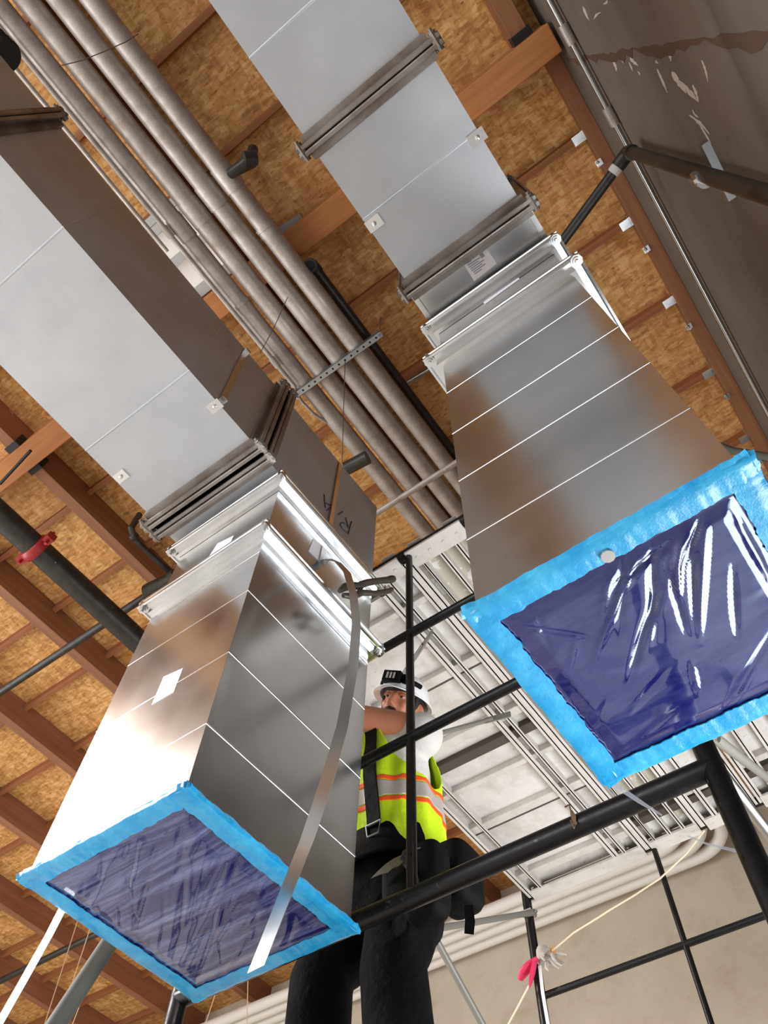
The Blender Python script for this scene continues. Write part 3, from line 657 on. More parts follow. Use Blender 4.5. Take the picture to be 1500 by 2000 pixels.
def brace(p, q, label, mat=CONDUIT_CLEAN, r=.0145):
    o = thing('cross_brace', (Vector(p) + Vector(q)) / 2, label, 'scaffold brace', 'scaffold cross braces')
    p, q = Vector(p), Vector(q); d = (q - p).normalized()
    build(MB().tube([p + d * .05, q - d * .05], r, 12), 'brace_tube', mat, o, smooth=60)
    for e_, s in ((p, 1), (q, -1)):
        build(MB().bar(e_ - d * s * .03, e_ + d * s * .09, .032, .006, (1, 0, 0)), 'flattened_end', mat, o, smooth=0)
GB = m_plain('brace_grey_steel', srgb(132, 130, 124), .5, .25)
GD = m_plain('brace_dark_steel', srgb(70, 68, 66), .5, .5)
brace((FX0 + .03, 1.38, 1.22), (FX0 + .03, 3.56, 2.58), 'steel cross brace rising from behind the hazy blue end to the far frame post', GB)
brace((FX0 + .062, 1.38, 2.58), (FX0 + .062, 3.56, 1.30), 'steel cross brace sloping down behind the worker to the lower right', GB)
brace((FX1 - .01, 1.44, 1.245), (FX1 + .02, 3.56, 1.33), 'bright steel brace level beside the thick black post on the right', CONDUIT_CLEAN)
pA = onx(1402, 1446, FX1 + .0); pB = onx(1500, 1520, FX1 + .0)
brace(pA - (pB - pA) * .1, pA + (pB - pA).normalized() * min(1.9, 4), 'grey brace rising at the right edge behind the shiny blue end', GB)
a, b = onz(855, 1433, 2.58), onz(985, 1398, 2.58)
brace(a - (b - a) * 1.6, b, 'thin grey brace under the planks at the worker shoulder', GB, .011)
a, b = onz(787, 1318, 2.58), onz(838, 1243, 2.58)
brace(a - (b - a) * .5, b, 'thin grey brace under the planks above the white helmet', GB, .010)
a = Vector((-1.72, 1.102, 1.124)); b = Vector((-1.72, 1.051, .946)); d = (b - a).normalized()
build(MB().tube([a - d * .12, b + d * 2.4], .0225, 16), 'leaning_pole', m_plain('grey_pole', srgb(84, 84, 78), .65, .1), smooth=60, label='grey pole leaning under the hazy blue duct end at lower left', cat='pole')

# planks resting on the top bars
def plank(x0, x1, label, rails, ribs, sheet, hook=True, zb=2.655):
    y0, y1 = 1.40, 3.545
    pk = thing('scaffold_plank', ((x0 + x1) / 2, (y0 + y1) / 2, zb), label, 'scaffold plank', 'scaffold planks overhead')
    build(MB().box(x0, x1, y0, y1, zb + .055, zb + .062), 'deck_sheet', sheet, pk, smooth=0)
    for x, wd in rails:
        mb = MB().box(x - wd / 2, x + wd / 2, y0, y1, zb, zb + .004); mb.box(x - .003, x + .003, y0, y1, zb, zb + .058)
        build(mb, 'side_rail', RAIL, pk, smooth=0)
    for y, wd, mt in ribs:
        build(MB().box(x0 + .01, x1 - .01, y - wd / 2, y + wd / 2, zb + .018, zb + .056), 'cross_rib', mt, pk, smooth=0, bevel=.004)
    for yy, s in ((y0, -1), (y1, 1)):
        mb = MB().box(x0 + .015, x1 - .015, yy - .045, yy + .04, zb - .004, zb + .008)
        mb.box(x0 + .015, x1 - .015, yy + s * .012 - .003, yy + s * .012 + .003, zb - .002, zb + .058)
        mb.box(x0 + .03, x0 + .09, yy - .045, yy + .045, zb + .05, zb + .056); mb.box(x1 - .09, x1 - .03, yy - .045, yy + .045, zb + .05, zb + .056)
        for i in range(4):
            fx = x0 + .05 + (x1 - x0 - .1) * i / 3; mb.lathe((fx, yy, zb - .004), (0, 0, -1), [(0, .008), (.003, .008)], 8)
        build(mb, 'end_hook', RAIL, pk, smooth=0)
    return pk
ribs = [(1.60, .03, RAIL), (2.0, .05, RAIL), (2.03, .012, GAPM), (2.36, .05, RAIL), (2.485, .055, GAPM), (2.66, .03, RAIL), (2.945, .05, RAIL), (2.975, .014, GAPM), (3.25, .03, RAIL), (3.40, .05, RAIL)]  # dark entries are strips of painted gap shade between the real ribs
plank(-1.69, -.995, 'widest white ribbed plank above the worker', [(-1.68, .035), (-1.60, .02), (-1.15, .035), (-1.10, .02), (-1.005, .03)], ribs, PLANK)
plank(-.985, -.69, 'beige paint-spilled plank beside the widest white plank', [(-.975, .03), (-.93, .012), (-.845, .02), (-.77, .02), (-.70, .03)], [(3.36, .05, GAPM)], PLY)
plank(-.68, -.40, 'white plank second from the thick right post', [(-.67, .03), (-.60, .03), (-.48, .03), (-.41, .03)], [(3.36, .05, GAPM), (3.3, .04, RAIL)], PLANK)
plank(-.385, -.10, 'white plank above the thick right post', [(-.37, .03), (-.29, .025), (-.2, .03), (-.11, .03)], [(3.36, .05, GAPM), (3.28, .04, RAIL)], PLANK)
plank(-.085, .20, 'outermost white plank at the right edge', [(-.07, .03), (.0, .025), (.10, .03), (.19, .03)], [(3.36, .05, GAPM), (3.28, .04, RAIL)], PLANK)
# lower deck the worker stands on
lp = thing('scaffold_platform', (-.96, 2.0, .475), 'plywood scaffold platform under the worker, below the frame edge', 'scaffold platform')
build(MB().box(-1.69, -.24, 1.36, 3.58, .525, .555), 'deck_sheet', PLY, lp, smooth=0)
for x in (-1.67, -.96, -.26): build(MB().box(x - .02, x + .02, 1.36, 3.58, .475, .525), 'side_rail', RAIL, lp, smooth=0)

# ---------------------------------------------------------------- straps, clamp, cords
# strip hanging from the riser flange
key = [((628, 1100), 2.30), ((640, 1092), 2.32), ((660, 1098), 2.28), ((678, 1118), 2.2), ((690, 1160), 2.10), ((696, 1220), 1.99), ((690, 1300), 1.87), ((668, 1420), 1.72), ((640, 1520), 1.60), ((600, 1640), 1.47), ((556, 1750), 1.35), ((500, 1893), 1.22)]
pts = [ond(p[0], p[1], d) for p, d in key]
pts[0] = onx(628, 1100, LX1 + .006); pts.insert(0, onx(634, 1072, LX1 + .006))
wds = [(0, .8, -.3)] * 2 + [(0, .6, .8)] * 2 + [(.5, .8, .3), (.5, .85, 0), (.55, .83, 0), (.65, .75, 0), (.75, .65, 0), (.85, .45, 0), (.92, .2, 0), (.98, .0, 0), (.99, -.1, 0)]
build(MB().ribbon(pts, wds, [.024] * 7 + [.025, .026, .029, .033, .037, .040], .0012), 'metal_strip', STRAP, smooth=60, label='long thin metal strip hanging in front of the hazy blue end', cat='metal strip', group='hanging metal strips')
pts = [ond(170, 1690, 1.95), ond(130, 1760, 1.9), ond(95, 1828, 1.84), ond(40, 1925, 1.76), ond(-60, 2100, 1.62)]
build(MB().ribbon(pts, (.97, -.1, 0), .048, .0012), 'metal_strip', STRAP, smooth=60, label='bright metal strip at the lower left corner behind the hazy blue end', cat='metal strip', group='hanging metal strips')
# locking pliers gripping the riser flange
cl = thing('locking_pliers', (-.98, 1.05, 2.0), 'locking pliers clamped on the left riser flange corner', 'pliers')
A = ond(668, 1160, 2.36); B = ond(762, 1138, 2.6); ax = (B - A).normalized(); up = Vector((0, 0, 1)); up = (up - ax * up.dot(ax)).normalized()
L = (B - A).length
PLIER = m_galv('worn_plier_steel', srgb(120, 114, 108), srgb(96, 88, 82), .4, .55, .2)
build(MB().tube([A + up * .012, A + ax * .04 + up * .022, A + ax * .09 + up * .018, A + ax * .12 + up * .012], [.008, .013, .013, .012], 10), 'upper_jaw', PLIER, cl, smooth=50)
build(MB().tube([A - up * .006, A + ax * .04 - up * .018, A + ax * .09 - up * .012], [.008, .012, .012], 10), 'lower_jaw', PLIER, cl, smooth=50)
build(MB().tube([A + ax * .10 + up * .014, A + ax * .16 + up * .020, A + ax * .24 + up * .016, B + up * .012], [.013, .012, .011, .012], 10), 'handle', PLIER, cl, smooth=50)
build(MB().tube([A + ax * .09 - up * .010, A + ax * .16 - up * .026, A + ax * .24 - up * .03, B - ax * .02 - up * .026], [.011, .009, .009, .008], 10), 'handle', PLIER, cl, smooth=50)
build(MB().lathe(B + up * .012, ax, [(0, .012), (.02, .014), (.035, .012)], 12), 'adjusting_screw', PLIER, cl, smooth=40)
# cream cord tied to the far frame post, pink flagging, rag
cp = [ony(x, y, 3.53) for x, y in ((1376, 1622), (1340, 1668), (1290, 1715), (1240, 1748), (1190, 1778), (1172, 1790), (1120, 1822), (1078, 1858))]
build(MB().tube(cp, .0045, 8), 'cord', ROPE, smooth=60, label='cream cord from the plank end down to the far frame post', cat='cord')
cp = [ony(x, y, 3.5) for x, y in ((1033, 1925), (1012, 1965), (985, 2015), (940, 2100))]
build(MB().tube(cp, .0045, 8), 'cord', ROPE, smooth=60, label='cream cord tail hanging below the pink flagging', cat='cord')
random.seed(4)
mb = MB(); c = ony(1066, 1872, 3.52)
for i in range(12):
    a = c + Vector((random.gauss(0, .03), random.gauss(0, .015), random.gauss(0, .02))); d = Vector((random.gauss(.5, .5), random.gauss(0, .4), random.gauss(-.3, .5))).normalized()
    mb.tube([a, a + d * .03 + Vector((0, 0, .008)), a + d * .06, a + d * .075 + Vector((.01, 0, -.012))], [.006, .011, .009, .004], 8)
mb.lathe(ony(1061, 1868, 3.55), (0.05, 0, 1), [(-.045, .026), (-.03, .034), (.03, .033), (.045, .026)], 14)
build(mb, 'tied_rag', RAG, smooth=60, label='knotted grey rag tied round the far frame post', cat='rag')
c = ony(1035, 1895, 3.5); mb = MB()
mb.tube([ony(1050, 1872, 3.5), ony(1035, 1885, 3.5), ony(1022, 1900, 3.49), ony(1016, 1914, 3.5)], [.018, .03, .034, .018], 10, sq=.5)
mb.tube([ony(1044, 1880, 3.49), ony(1040, 1900, 3.49), ony(1036, 1918, 3.48), ony(1034, 1930, 3.48)], [.02, .022, .014, .005], 8, sq=.4)
build(mb, 'flagging_ribbon', PINK, smooth=60, label='crumpled pink flagging ribbon on the far frame post', cat='ribbon')
build(MB().ribbon([ony(1078, 1850, 3.56), ony(1081, 1862, 3.56), ony(1084, 1874, 3.56)], (1, 0, 0), .03, .002), 'orange_tag', ORANGE_TAG, smooth=50, label='small orange tag behind the grey rag', cat='tag')
build(MB().ribbon([ony(1054, 1886, 3.5), ony(1060, 1940, 3.5), ony(1072, 2010, 3.5), ony(1080, 2080, 3.5)], (1, 0, 0), .018, .001), 'tape_tail', m_plain('white_ribbon', srgb(216, 216, 220), .5), smooth=50, label='white tape tail running down the far frame post', cat='ribbon')
# dangling clear strips
pts = [ond(1096, 1405, 1.70), ond(1150, 1482, 1.66), ond(1200, 1532, 1.62), ond(1250, 1566, 1.57), ond(1292, 1592, 1.52)]
build(MB().ribbon(pts, (.3, .4, .8), [.06, .03, .018, .012, .004], .0006), 'plastic_strip', CLEAR, smooth=60, label='clear plastic strip dangling below the shiny blue end', cat='plastic strip')
pts = [ond(1342, 1632, 1.62), ond(1380, 1648, 1.58), ond(1430, 1660, 1.54), ond(1458, 1664, 1.52), ond(1487, 1681, 1.49)]
build(MB().ribbon(pts, (.3, .4, .8), [.004, .006, .009, .018, .003], .0006), 'plastic_strip', CLEAR, smooth=60, label='clear plastic strip crossing the thick black post at right', cat='plastic strip')
# thin strings low left and tie wires near the conduits
for i, (a, b, d, lab) in enumerate((((140, 1835), (84, 2010), 2.4, 'thin string left of the leaning grey pole'), ((168, 1838), (128, 1960), 2.5, 'thin string touching the leaning grey pole, short one'),
                       ((188, 1880), (138, 2010), 2.7, 'thin string just right of the leaning grey pole'), ((426, 1925), (398, 2010), 2.7, 'left thin string below the hazy blue end tip'), ((484, 1925), (482, 2010), 2.7, 'thin upright string below the metal strip end'))):
    p, q = ond(a[0], a[1], d), ond(b[0], b[1], d); dd = (q - p)
    build(MB().tube([p - dd * .6, p, q, q + dd], .0016, 6), 'string', STRING, smooth=60, label=lab, cat='string', group='thin strings low on the left')
for pts, lab in (([(562, 580, 3.7), (535, 640, 3.7), (508, 690, 3.7)], 'thin tie wire crossing the conduits near the skylight'), ([(674, 705, 3.75), (671, 800, 3.75), (668, 905, 3.75)], 'thin wire hanging from the strut hanger towards the lettered elbow'),
                 ([(120, 128, 3.3), (160, 118, 3.3), (205, 100, 3.3), (245, 82, 3.3), (270, 66, 3.3)], 'thin wire lying across the conduits at the top')):
    build(MB().tube([ond(*p) for p in pts], .0022, 6), 'tie_wire', WIRE, smooth=60, label=lab, cat='wire')

# ---------------------------------------------------------------- worker
PB = Vector((-1.29, 1.70, .555))
man = thing('person', PB, 'worker in white hard hat, yellow vest and black trousers reaching behind the left duct', 'person')
def P(x, y, z): return Vector((PB.x + x, PB.y + y, z))
def ell(c, rx, ry, n=20, tilt=0, ex=2.4):
    out = []
    for j in range(n):
        a = 6.28318 * j / n; ca, sa = math.cos(a), math.sin(a)
        out.append(Vector(c) + Vector((rx * math.copysign(abs(ca) ** (2 / ex), ca), ry * math.copysign(abs(sa) ** (2 / ex), sa), tilt * sa)))
    return out
def remesh(o, vox, it=6):
    m = o.modifiers.new('r', 'REMESH'); m.mode = 'VOXEL'; m.voxel_size = vox
    s = o.modifiers.new('s', 'SMOOTH'); s.iterations = it; s.factor = .5
    return bake(o)
# head frame: face looks towards the camera and a little down
HS = .88
fdir = Vector((.22, -.95, -.30)).normalized()            # where the face looks
HUP0 = Vector((.40, .05, 1)); hup = (HUP0 - fdir * HUP0.dot(fdir)).normalized(); hr = fdir.cross(hup)   # hr: image-left when facing us
HC = ony(772, 1359, 1.62) - fdir * .085 * HS - hup * .013 * HS      # middle of the head, set back from the eyes
def H(r, f, u): return HC + (hr * r + fdir * f + hup * u) * HS
SH_L = ony(818, 1434, 1.64); SH_R = SH_L + Vector((-.37, .02, .04))
NECK = (SH_L + SH_R) / 2 + Vector((.02, 0, .05))
mb = MB()
# skull, jaw, features
def hell(f0, u, rr, rf, n=20): return [H(rr * math.cos(6.28318 * j / n), f0 + rf * math.sin(6.28318 * j / n), u) for j in range(n)]
mb.loft([hell(.035, -.125, .022, .02), hell(.03, -.115, .046, .05), hell(.02, -.09, .058, .072), hell(.008, -.05, .067, .088), hell(0, 0, .075, .097), hell(-.004, .05, .077, .098), hell(-.006, .09, .068, .085), hell(-.008, .115, .045, .058), hell(-.01, .125, .015, .02)])
mb.tube([H(0, .088, .022), H(0, .105, -.005), H(0, .118, -.03), H(0, .098, -.044)], [.009, .012, .017, .010], 10)
for s in (-1, 1):
    mb.ball(H(s * .013, .098, -.036), .010); mb.ball(H(s * .038, .072, -.02), .022, sc=(1, .8, .8))
    mb.tube([H(s * .012, .095, .032), H(s * .035, .09, .036), H(s * .055, .072, .028)], [.008, .010, .007], 8)
    mb.tube([H(s * .078, -.01, .02), H(s * .086, -.022, .0), H(s * .082, -.012, -.03)], [.010, .013, .009], 8)
mb.tube([H(-.026, .085, -.072), H(0, .096, -.070), H(.026, .085, -.072)], [.006, .009, .006], 8)
mb.tube([H(-.022, .083, -.083), H(0, .093, -.083), H(.022, .083, -.083)], [.006, .009, .006], 8)
mb.ball(H(0, .072, -.112), .022)
mb.tube([H(0, -.02, -.05), NECK + Vector((0, 0, .02)), NECK - Vector((0, 0, .06))], [.058, .060, .075], 16)
# torso inside the clothes
CH = (SH_L + SH_R) / 2
wst = Vector((-1.285, 1.70, 1.595)); hip = Vector((-1.30, 1.72, 1.46))
mb.loft([ell(hip - Vector((0, 0, .05)), .15, .10), ell(hip, .165, .115), ell(wst, .15, .108), ell(wst.lerp(CH, .5), .16, .115), ell(CH - Vector((0, 0, .06)), .175, .105), ell(CH + Vector((0, 0, .02)), .12, .06), ell(CH + Vector((0, 0, .05)), .055, .045)])
# arms: left arm raised forward and across behind the duct, right arm alike
el_l = ony(697, 1396, 1.47) + Vector((-.03, 0, .012)); WR_L = Vector((-1.46, 1.405, 2.02)); 
mb.ball(SH_L - Vector((.015, 0, 0)), .066)
mb.tube([SH_L - Vector((.05, 0, .0)), SH_L + Vector((0, -.015, 0)), SH_L.lerp(el_l, .35), SH_L.lerp(el_l, .7), el_l, el_l.lerp(WR_L, .3), el_l.lerp(WR_L, .7), WR_L], [.060, .064, .060, .052, .046, .045, .036, .028], 18)
el_r = SH_R + Vector((-.17, -.06, .04)); WR_R = Vector((-1.60, 1.34, 2.06))
mb.ball(SH_R + Vector((.01, 0, 0)), .062)
mb.tube([SH_R + Vector((.05, 0, 0)), SH_R, SH_R.lerp(el_r, .5), el_r, el_r.lerp(WR_R, .4), WR_R], [.058, .06, .052, .044, .042, .028], 18)
# hands: palm, four bent fingers, thumb, curled over the flange edge
def hand(wr, fwd, side, nrm):
    fwd, side, nrm = Vector(fwd).normalized(), Vector(side).normalized(), Vector(nrm).normalized()
    mb.tube([wr - fwd * .02, wr + fwd * .02, wr + fwd * .06, wr + fwd * .088], [.024, .031, .037, .034], 14, sq=1)
    for i, (o, L) in enumerate(((-.030, .066), (-.010, .076), (.010, .072), (.029, .056))):
        b = wr + fwd * .075 + side * o
        mb.tube([b, b + fwd * L * .42, b + fwd * L * .7 + nrm * L * .28, b + fwd * L * .78 + nrm * L * .62], [.0098, .0095, .0088, .007], 8)
    b = wr + fwd * .02 - side * .028
    mb.tube([b, b - side * .022 + fwd * .025 + nrm * .01, b - side * .022 + fwd * .05 + nrm * .03, b - side * .012 + fwd * .062 + nrm * .045], [.013, .012, .0105, .0085], 8)
hand(WR_L, (-.6, -.45, .15), (.1, .2, 1), (.3, -.8, 0))
hand(WR_R, (.1, -.7, .6), (-.95, 0, .1), (.4, -.5, -.6))
# legs and feet inside trousers
KL = ony(768, 1890, 1.67); KR = ony(628, 1915, 1.68)
FL = Vector((KL.x + .03, 1.70, .555)); FR = Vector((KR.x - .03, 1.70, .555))
for hx, kn, ft in ((.085, KL, FL), (-.09, KR, FR)):
    h_ = hip + Vector((hx, 0, -.02)); an = ft + Vector((0, .03, .09))
    mb.tube([h_, h_.lerp(kn, .4), kn, kn.lerp(an, .35), an, an - Vector((0, 0, .04))], [.085, .078, .055, .056, .038, .04], 16)
    mb.tube([an + Vector((0, .03, -.06)), an + Vector((0, -.06, -.055)), an + Vector((0, -.15, -.065))], [.035, .036, .024], 12)
body = build(mb, 'body', SKIN, man, smooth=180)
remesh(body, .0065, 5)
# brows, eyes, moustache, hair
mb = MB()
for s in (-1, 1):
    mb.tube([H(s * .014, .101, .036), H(s * .036, .097, .041), H(s * .056, .080, .034)], [.003, .0042, .0025], 6)
build(mb, 'eyebrows', HAIR, man, smooth=60)
for s in (-1, 1):
    e_ = build(MB().ball(H(s * .034, .0805, .013), .0112, nu=14, nv=10), 'eye', EYEW, man, smooth=60)
    mb = MB().ball(H(s * .034, .0860, .011), .0070, nu=10, nv=8); build(mb, 'iris', HAIR, e_, smooth=60)
    mb = MB().tube([H(s * .019, .088, .016), H(s * .034, .093, .019), H(s * .049, .085, .016)], .0062, 8); build(mb, 'eyelid', SKIN, e_, smooth=60)
mb = MB().tube([H(-.036, .082, -.068), H(-.018, .101, -.058), H(0, .107, -.054), H(.018, .101, -.058), H(.036, .082, -.068)], [.004, .0085, .008, .0085, .004], 10)
mb.tube([H(-.018, .078, -.118), H(0, .093, -.116), H(.018, .078, -.118)], [.004, .007, .004], 8)
build(mb, 'moustache', HAIR, man, smooth=60)
mb = MB().tube([H(-.024, .094, -.081), H(0, .103, -.080), H(.024, .094, -.081)], [.002, .0045, .002], 8); build(mb, 'lips', LIP, man, smooth=60)
mb = MB()
mb.loft([hell(-.040, -.075, .060, .06), hell(-.030, -.03, .077, .078), hell(-.018, .02, .082, .090), hell(-.01, .06, .083, .100)])
for s in (-1, 1): mb.tube([H(s * .074, .03, .03), H(s * .076, .028, 0), H(s * .070, .03, -.035)], [.012, .010, .006], 8)
build(mb, 'hair', HAIR, man, smooth=60)
# hard hat
def HU(u): return .034 + (u - .055) * .92
def hat(u, rr, rf, f0=-.005, n=40): return [H(rr * math.cos(6.28318 * j / n), f0 + rf * math.sin(6.28318 * j / n), HU(u)) for j in range(n)]
hh = build(MB().loft([hat(.055, .108, .138), hat(.075, .106, .134), hat(.105, .100, .122), hat(.135, .086, .104), hat(.158, .062, .074), hat(.170, .03, .036), hat(.173, .006, .008),
                      hat(.168, .006, .008), hat(.164, .03, .036), hat(.152, .058, .07), hat(.130, .081, .098), hat(.102, .095, .116), hat(.075, .101, .128), hat(.055, .103, .132)], cap=False), 'hard_hat', HELM, man, smooth=60, label='white hard hat')
mb = MB(); brim_o = []; brim_i = []
n = 48
rin = [H(.104 * math.cos(6.28318 * j / n), -.005 + .133 * math.sin(6.28318 * j / n), HU(.060)) for j in range(n)]
rout = []
for j in range(n):
    a = 6.28318 * j / n; fr = max(0, math.sin(a)); rout.append(H((.124 + .004 * fr) * math.cos(a), -.005 + (.152 + .034 * fr) * math.sin(a), .048 - .02 - .012 * fr))
mb.loft([rin, rout, [p - hup * .005 for p in rout], [p - hup * .005 for p in rin]], closed=True)
build(mb, 'brim', HELM, hh, smooth=50)
mb = MB()
for k in range(3):
    rg = [H(.106 * math.cos(a), -.005 + .137 * math.sin(a), .10 - .012 * k) for a in [math.radians(20 + 8 * i) for i in range(18)]]
mb.tube([H((.099 + .006) * math.cos(a), -.005 + .130 * math.sin(a), HU(.100)) for a in [math.radians(25 + 8 * i) for i in range(17)]], .010, 8)
mb.obox(H(.012, .130, HU(.102)), hr * .036, fdir * .016, hup * .022); mb.obox(H(-.05, .116, HU(.100)), hr * .014, fdir * .014, hup * .018)
build(mb, 'headlamp', LEATHER, hh, smooth=40, bevel=.003, label='black headlamp and strap')
mb = MB()
for k in range(3): mb.obox(H(.030 - .016 * k, .1475, HU(.102)), hr * .004, fdir * .002, hup * .012)
build(mb, 'lamp_lens', REFLECT, hh, smooth=0)
mb = MB().loft([hat(.052, .090, .115), hat(.064, .093, .120), hat(.062, .086, .110), hat(.050, .084, .108)], closed=True)
build(mb, 'suspension_band', DARK, hh, smooth=50)
# white shirt: torso shell with short sleeves
mb = MB()
tors = lambda g: [ell(hip - Vector((0, 0, .02)), .170 + g, .122 + g), ell(wst, .165 + g, .122 + g), ell(wst.lerp(CH, .35), .172 + g, .128 + g), ell(wst.lerp(CH, .68), .182 + g, .128 + g), ell(CH - Vector((0, 0, .05)), .186 + g, .118 + g), ell(CH + Vector((0, 0, .03)), .160 + g, .092 + g), ell(CH + Vector((.01, -.01, .075)), .095 + g, .080 + g), ell(CH + Vector((.015, -.02, .10)), .074 + g, .070 + g)]
mb.loft(tors(0))
mb.tube([SH_L - Vector((.08, 0, .02)), SH_L - Vector((.01, 0, 0.005)), SH_L.lerp(el_l, .08)], [.085, .084, .074], 18)
mb.tube([SH_R + Vector((.08, 0, -.01)), SH_R, SH_R.lerp(el_r, .4)], [.076, .074, .07], 18)
mb.ball(SH_L + Vector((.004, .0, -.008)), .082, nu=20, nv=14)
sh = build(mb, 'shirt', SHIRT, man, smooth=180); remesh(sh, .008, 4)
# hi-vis vest: open-sided shell, panels over front and back joined at the shoulders
def vest_point(a, h):
    """a: angle round the body (0 = person left, -90 = front), h: 0 hem .. 1 shoulder"""
    prof = [(0, hip + Vector((.012, 0, .05)), .205, .160), (.2, wst + Vector((0, 0, .02)), .190, .150), (.45, wst.lerp(CH, .42), .198, .155), (.7, wst.lerp(CH, .72), .205, .150), (.88, CH - Vector((0, 0, .02)), .200, .135), (1.0, CH + Vector((0, 0, .075)), .150, .070)]
    for q in range(len(prof) - 1):
        if h <= prof[q + 1][0] + 1e-6:
            f = (h - prof[q][0]) / (prof[q + 1][0] - prof[q][0]); c = prof[q][1].lerp(prof[q + 1][1], f); rx = prof[q][2] + (prof[q + 1][2] - prof[q][2]) * f; ry = prof[q][3] + (prof[q + 1][3] - prof[q][3]) * f; break
    fold = .005 * math.sin(7 * a + 9 * h) + .004 * math.sin(13 * a - 5 * h)
    ca, sa = math.cos(a), math.sin(a); ex = 2.4
    return c + Vector(((rx + fold) * math.copysign(abs(ca) ** (2 / ex), ca), (ry + fold) * math.copysign(abs(sa) ** (2 / ex), sa), 0))
def vest_part(name, mat, test, off=0, NA=240, NH=150):
    mb = MB(); idx = {}; 
    def vid(i, j):
        i %= NA
        if (i, j) not in idx:
            a = 6.28318 * i / NA; h = j / NH; p = vest_point(a, h)
            if off: c = vest_point(a + math.pi, h); d = (p - (p + c) / 2); d.z = 0; p = p + d.normalized() * off
            idx[(i, j)] = len(mb.v); mb.v.append(p)
        return idx[(i, j)]
    for j in range(NH):
        for i in range(NA):
            a = 6.28318 * (i + .5) / NA; h = (j + .5) / NH; 
            if a > math.pi: a -= 6.28318
            if test(a, h): mb.f.append([vid(i, j), vid(i + 1, j), vid(i + 1, j + 1), vid(i, j + 1)]); mb.m.append(0)
    o = build(mb, name, mat, man if name == 'safety_vest' else VEST, smooth=180)
    q_ = o.modifiers.new('sm', 'SMOOTH'); q_.iterations = 10; q_.factor = .5
    s = o.modifiers.new('thick', 'SOLIDIFY'); s.thickness = .004; s.offset = 1
    return o
def vest_in(a, h):
    da = min(abs(a), abs(abs(a) - math.pi))                       # angle from either side
    wd = 1.16 if abs(a) < 1.6 and a < 0 else (.50 if abs(a) < 1.6 else .62)
    if da < wd and h > .47 + .42 * (da / wd) ** 3.2: return False  # arm holes
    if h > .86 and abs(abs(a) - math.pi / 2) < .30 and a < 0: return False  # neckline
    return True
VEST = None
VEST = vest_part('safety_vest', HIVIS, vest_in)
VEST['label'] = 'lime yellow safety vest'
bandin = lambda lo, hi: (lambda a, h: vest_in(a, h) and lo < h - .03 * math.sin(a) < hi)
vest_part('reflective_band', REFLECT, bandin(.33, .425), .003)
vest_part('orange_trim', ORANGE, lambda a, h: bandin(.298, .33)(a, h) or bandin(.425, .457)(a, h), .003)
# suspender strap of the tool belt on the chest
pts = []
for k in range(15):
    h = .14 + .72 * k / 14; pts.append(vest_point(math.radians(-74), h) + Vector((0, -.010, 0)))
st = build(MB().ribbon(pts, (1, 0, 0), .05, .006), 'suspender', LEATHER, man, smooth=60, bevel=.001, label='wide black suspender strap')
p0 = vest_point(math.radians(-74), .13) + Vector((0, -.014, 0))
build(MB().tube([p0 + Vector((-.028, 0, .012)), p0 + Vector((.028, 0, .012)), p0 + Vector((.02, 0, -.03)), p0 + Vector((-.02, 0, -.03)), p0 + Vector((-.028, 0, .012))], .003, 6), 'buckle', STEEL, st, smooth=40)
# trousers
mb = MB()
mb.loft([ell(hip - Vector((0, 0, .12)), .175, .135), ell(hip - Vector((0, 0, .04)), .190, .142), ell(hip + Vector((0, 0, .05)), .182, .138), ell(wst - Vector((0, 0, .01)), .172, .130)])
for hx, kn, ft in ((.088, KL, FL), (-.092, KR, FR)):
    h_ = hip + Vector((hx, 0, -.03)); an = ft + Vector((0, .03, .08))
    mb.tube([h_, h_.lerp(kn, .35), h_.lerp(kn, .75), kn, kn.lerp(an, .3), kn.lerp(an, .7), an], [.108, .108, .098, .092, .092, .086, .084], 20)
fr_ = KL + Vector((.085, -.01, .10)); mb.obox(fr_, (.018, 0, 0), (0, .06, 0), (0, 0, .07))
tr = build(mb, 'trousers', TROUSER, man, smooth=180); remesh(tr, .010, 4)
mb = MB()
for ft in (FL, FR):
    mb.tube([ft + Vector((0, .08, .05)), ft + Vector((0, .0, .06)), ft + Vector((0, -.10, .045)), ft + Vector((0, -.19, .035))], [.04, .05, .046, .032], 14); mb.tube([ft + Vector((0, .03, .05)), ft + Vector((0, .03, .14))], [.05, .055], 14)
    mb.box(ft.x - .048, ft.x + .048, ft.y - .21, ft.y + .12, .555, .578)
bt = build(mb, 'boots', LEATHER, man, smooth=180); remesh(bt, .009, 4)
# tool belt with padded band and pouches
mb = MB(); bz = wst + Vector((0, 0, -.05))
mb.loft([ell(bz - Vector((0, 0, .055)), .202, .160, 40), ell(bz + Vector((0, 0, .055)), .190, .150, 40), ell(bz + Vector((0, 0, .055)), .176, .136, 40), ell(bz - Vector((0, 0, .055)), .186, .146, 40)], closed=True)
belt = build(mb, 'tool_belt', LEATHER, man, smooth=50, bevel=.004, label='black padded tool belt')
mb = MB()
for a in (-130, -118, -106): 
    p = ell(bz, .197, .156, 360)[int(a) % 360]; mb.lathe(p + Vector((0, -.004, .01)), (0, -1, 0), [(0, .008), (.004, .008), (.004, .004)], 12)
build(mb, 'grommets', STITCH, belt, smooth=40)
def pouch(c, w_, d_, h_, name, par):
    rings = []
    for k, f in ((0, .55), (.06, .8), (.18, .95), (.5, 1.0), (.85, 1.0), (1, .97)):
        rings.append(ell(Vector(c) + Vector((0, 0, -h_ + h_ * k)), w_ * f, d_ * f, 24, 0, 4))
    o = build(MB().loft(rings), name, LEATHER, par, smooth=50)
    return o
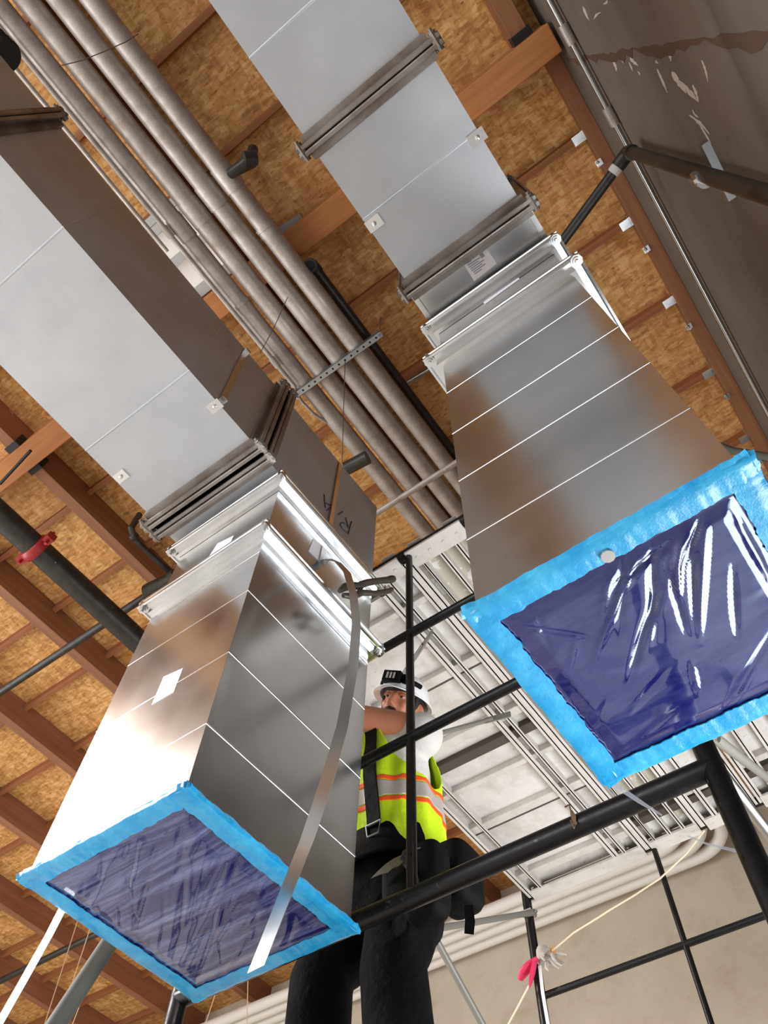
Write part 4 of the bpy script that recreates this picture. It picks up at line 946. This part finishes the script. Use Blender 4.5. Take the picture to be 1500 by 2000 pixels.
def pouch_at(top, bot, y, w_, d_, name):
    a, b = ony(top[0], top[1], y), ony(bot[0], bot[1], y); return pouch(((a.x + b.x) / 2, y, a.z), w_, d_, a.z - b.z, name, belt)
pouch_at((828, 1668), (836, 1800), 1.565, .062, .050, 'front_pouch')
pouch_at((888, 1672), (898, 1775), 1.70, .062, .075, 'side_pouch')
pouch_at((780, 1690), (783, 1770), 1.525, .050, .028, 'nail_pocket')
PCX = ony(828, 1668, 1.565)
a = ony(916, 1782, 1.64); mb = MB().ribbon([a + Vector((0, 0, .02)), ony(918, 1800, 1.64), ony(916, 1824, 1.64)], (.8, .5, 0), [.022, .026, .024], .003)
build(mb, 'hanging_strap', LEATHER, belt, smooth=40)
mb = MB().ribbon([Vector((PCX.x + .062 * math.cos(t_), 1.565 + .051 * math.sin(t_), PCX.z - .02)) for t_ in [math.radians(190 + 14 * i) for i in range(12)]], (0, 0, 1), .004, .003)
build(mb, 'stitching', STITCH, belt, smooth=40)
# jab saw blade standing in the belt pocket
bp = [(724, 1716), (736, 1703), (752, 1688), (770, 1676), (786, 1669), (788, 1682), (778, 1692), (766, 1696), (757, 1705), (742, 1708)]
f_ = [ony(x, y, 1.475) for x, y in bp]; n = len(f_)
kn = thing('jab_saw', f_[0], 'grey jagged saw blade sticking out of the black tool belt', 'saw')
build(MB().add(f_ + [p + Vector((0, .003, 0)) for p in f_], [list(range(n)), list(range(2 * n - 1, n - 1, -1))] + [[i, i + n, (i + 1) % n + n, (i + 1) % n] for i in range(n)]), 'blade', BLADE, kn, smooth=0)
build(MB().tube([f_[4] + Vector((-.005, .004, -.006)), f_[4] + Vector((.012, .02, -.03)), f_[4] + Vector((.018, .045, -.09))], [.011, .013, .012], 10), 'handle', DARK, kn, smooth=50)

a = ony(1118, 1594, 1.352)
mb = MB().tube([a + Vector((-.012, .0, .03)), a + Vector((0, -.004, .028)), a, a + Vector((.006, -.002, -.022)), a + Vector((-.002, 0, -.03)), a + Vector((-.006, 0, -.008))], .0022, 6)
mb.tube([a + Vector((0, 0, .014)), a + Vector((.003, -.002, -.004)), a + Vector((.001, 0, -.02))], [.003, .006, .003], 8)
build(mb, 'wire_tie', m_plain('rusty_wire', srgb(112, 84, 62), .7), smooth=50, label='small rusty wire tie on the thick black scaffold bar', cat='wire')
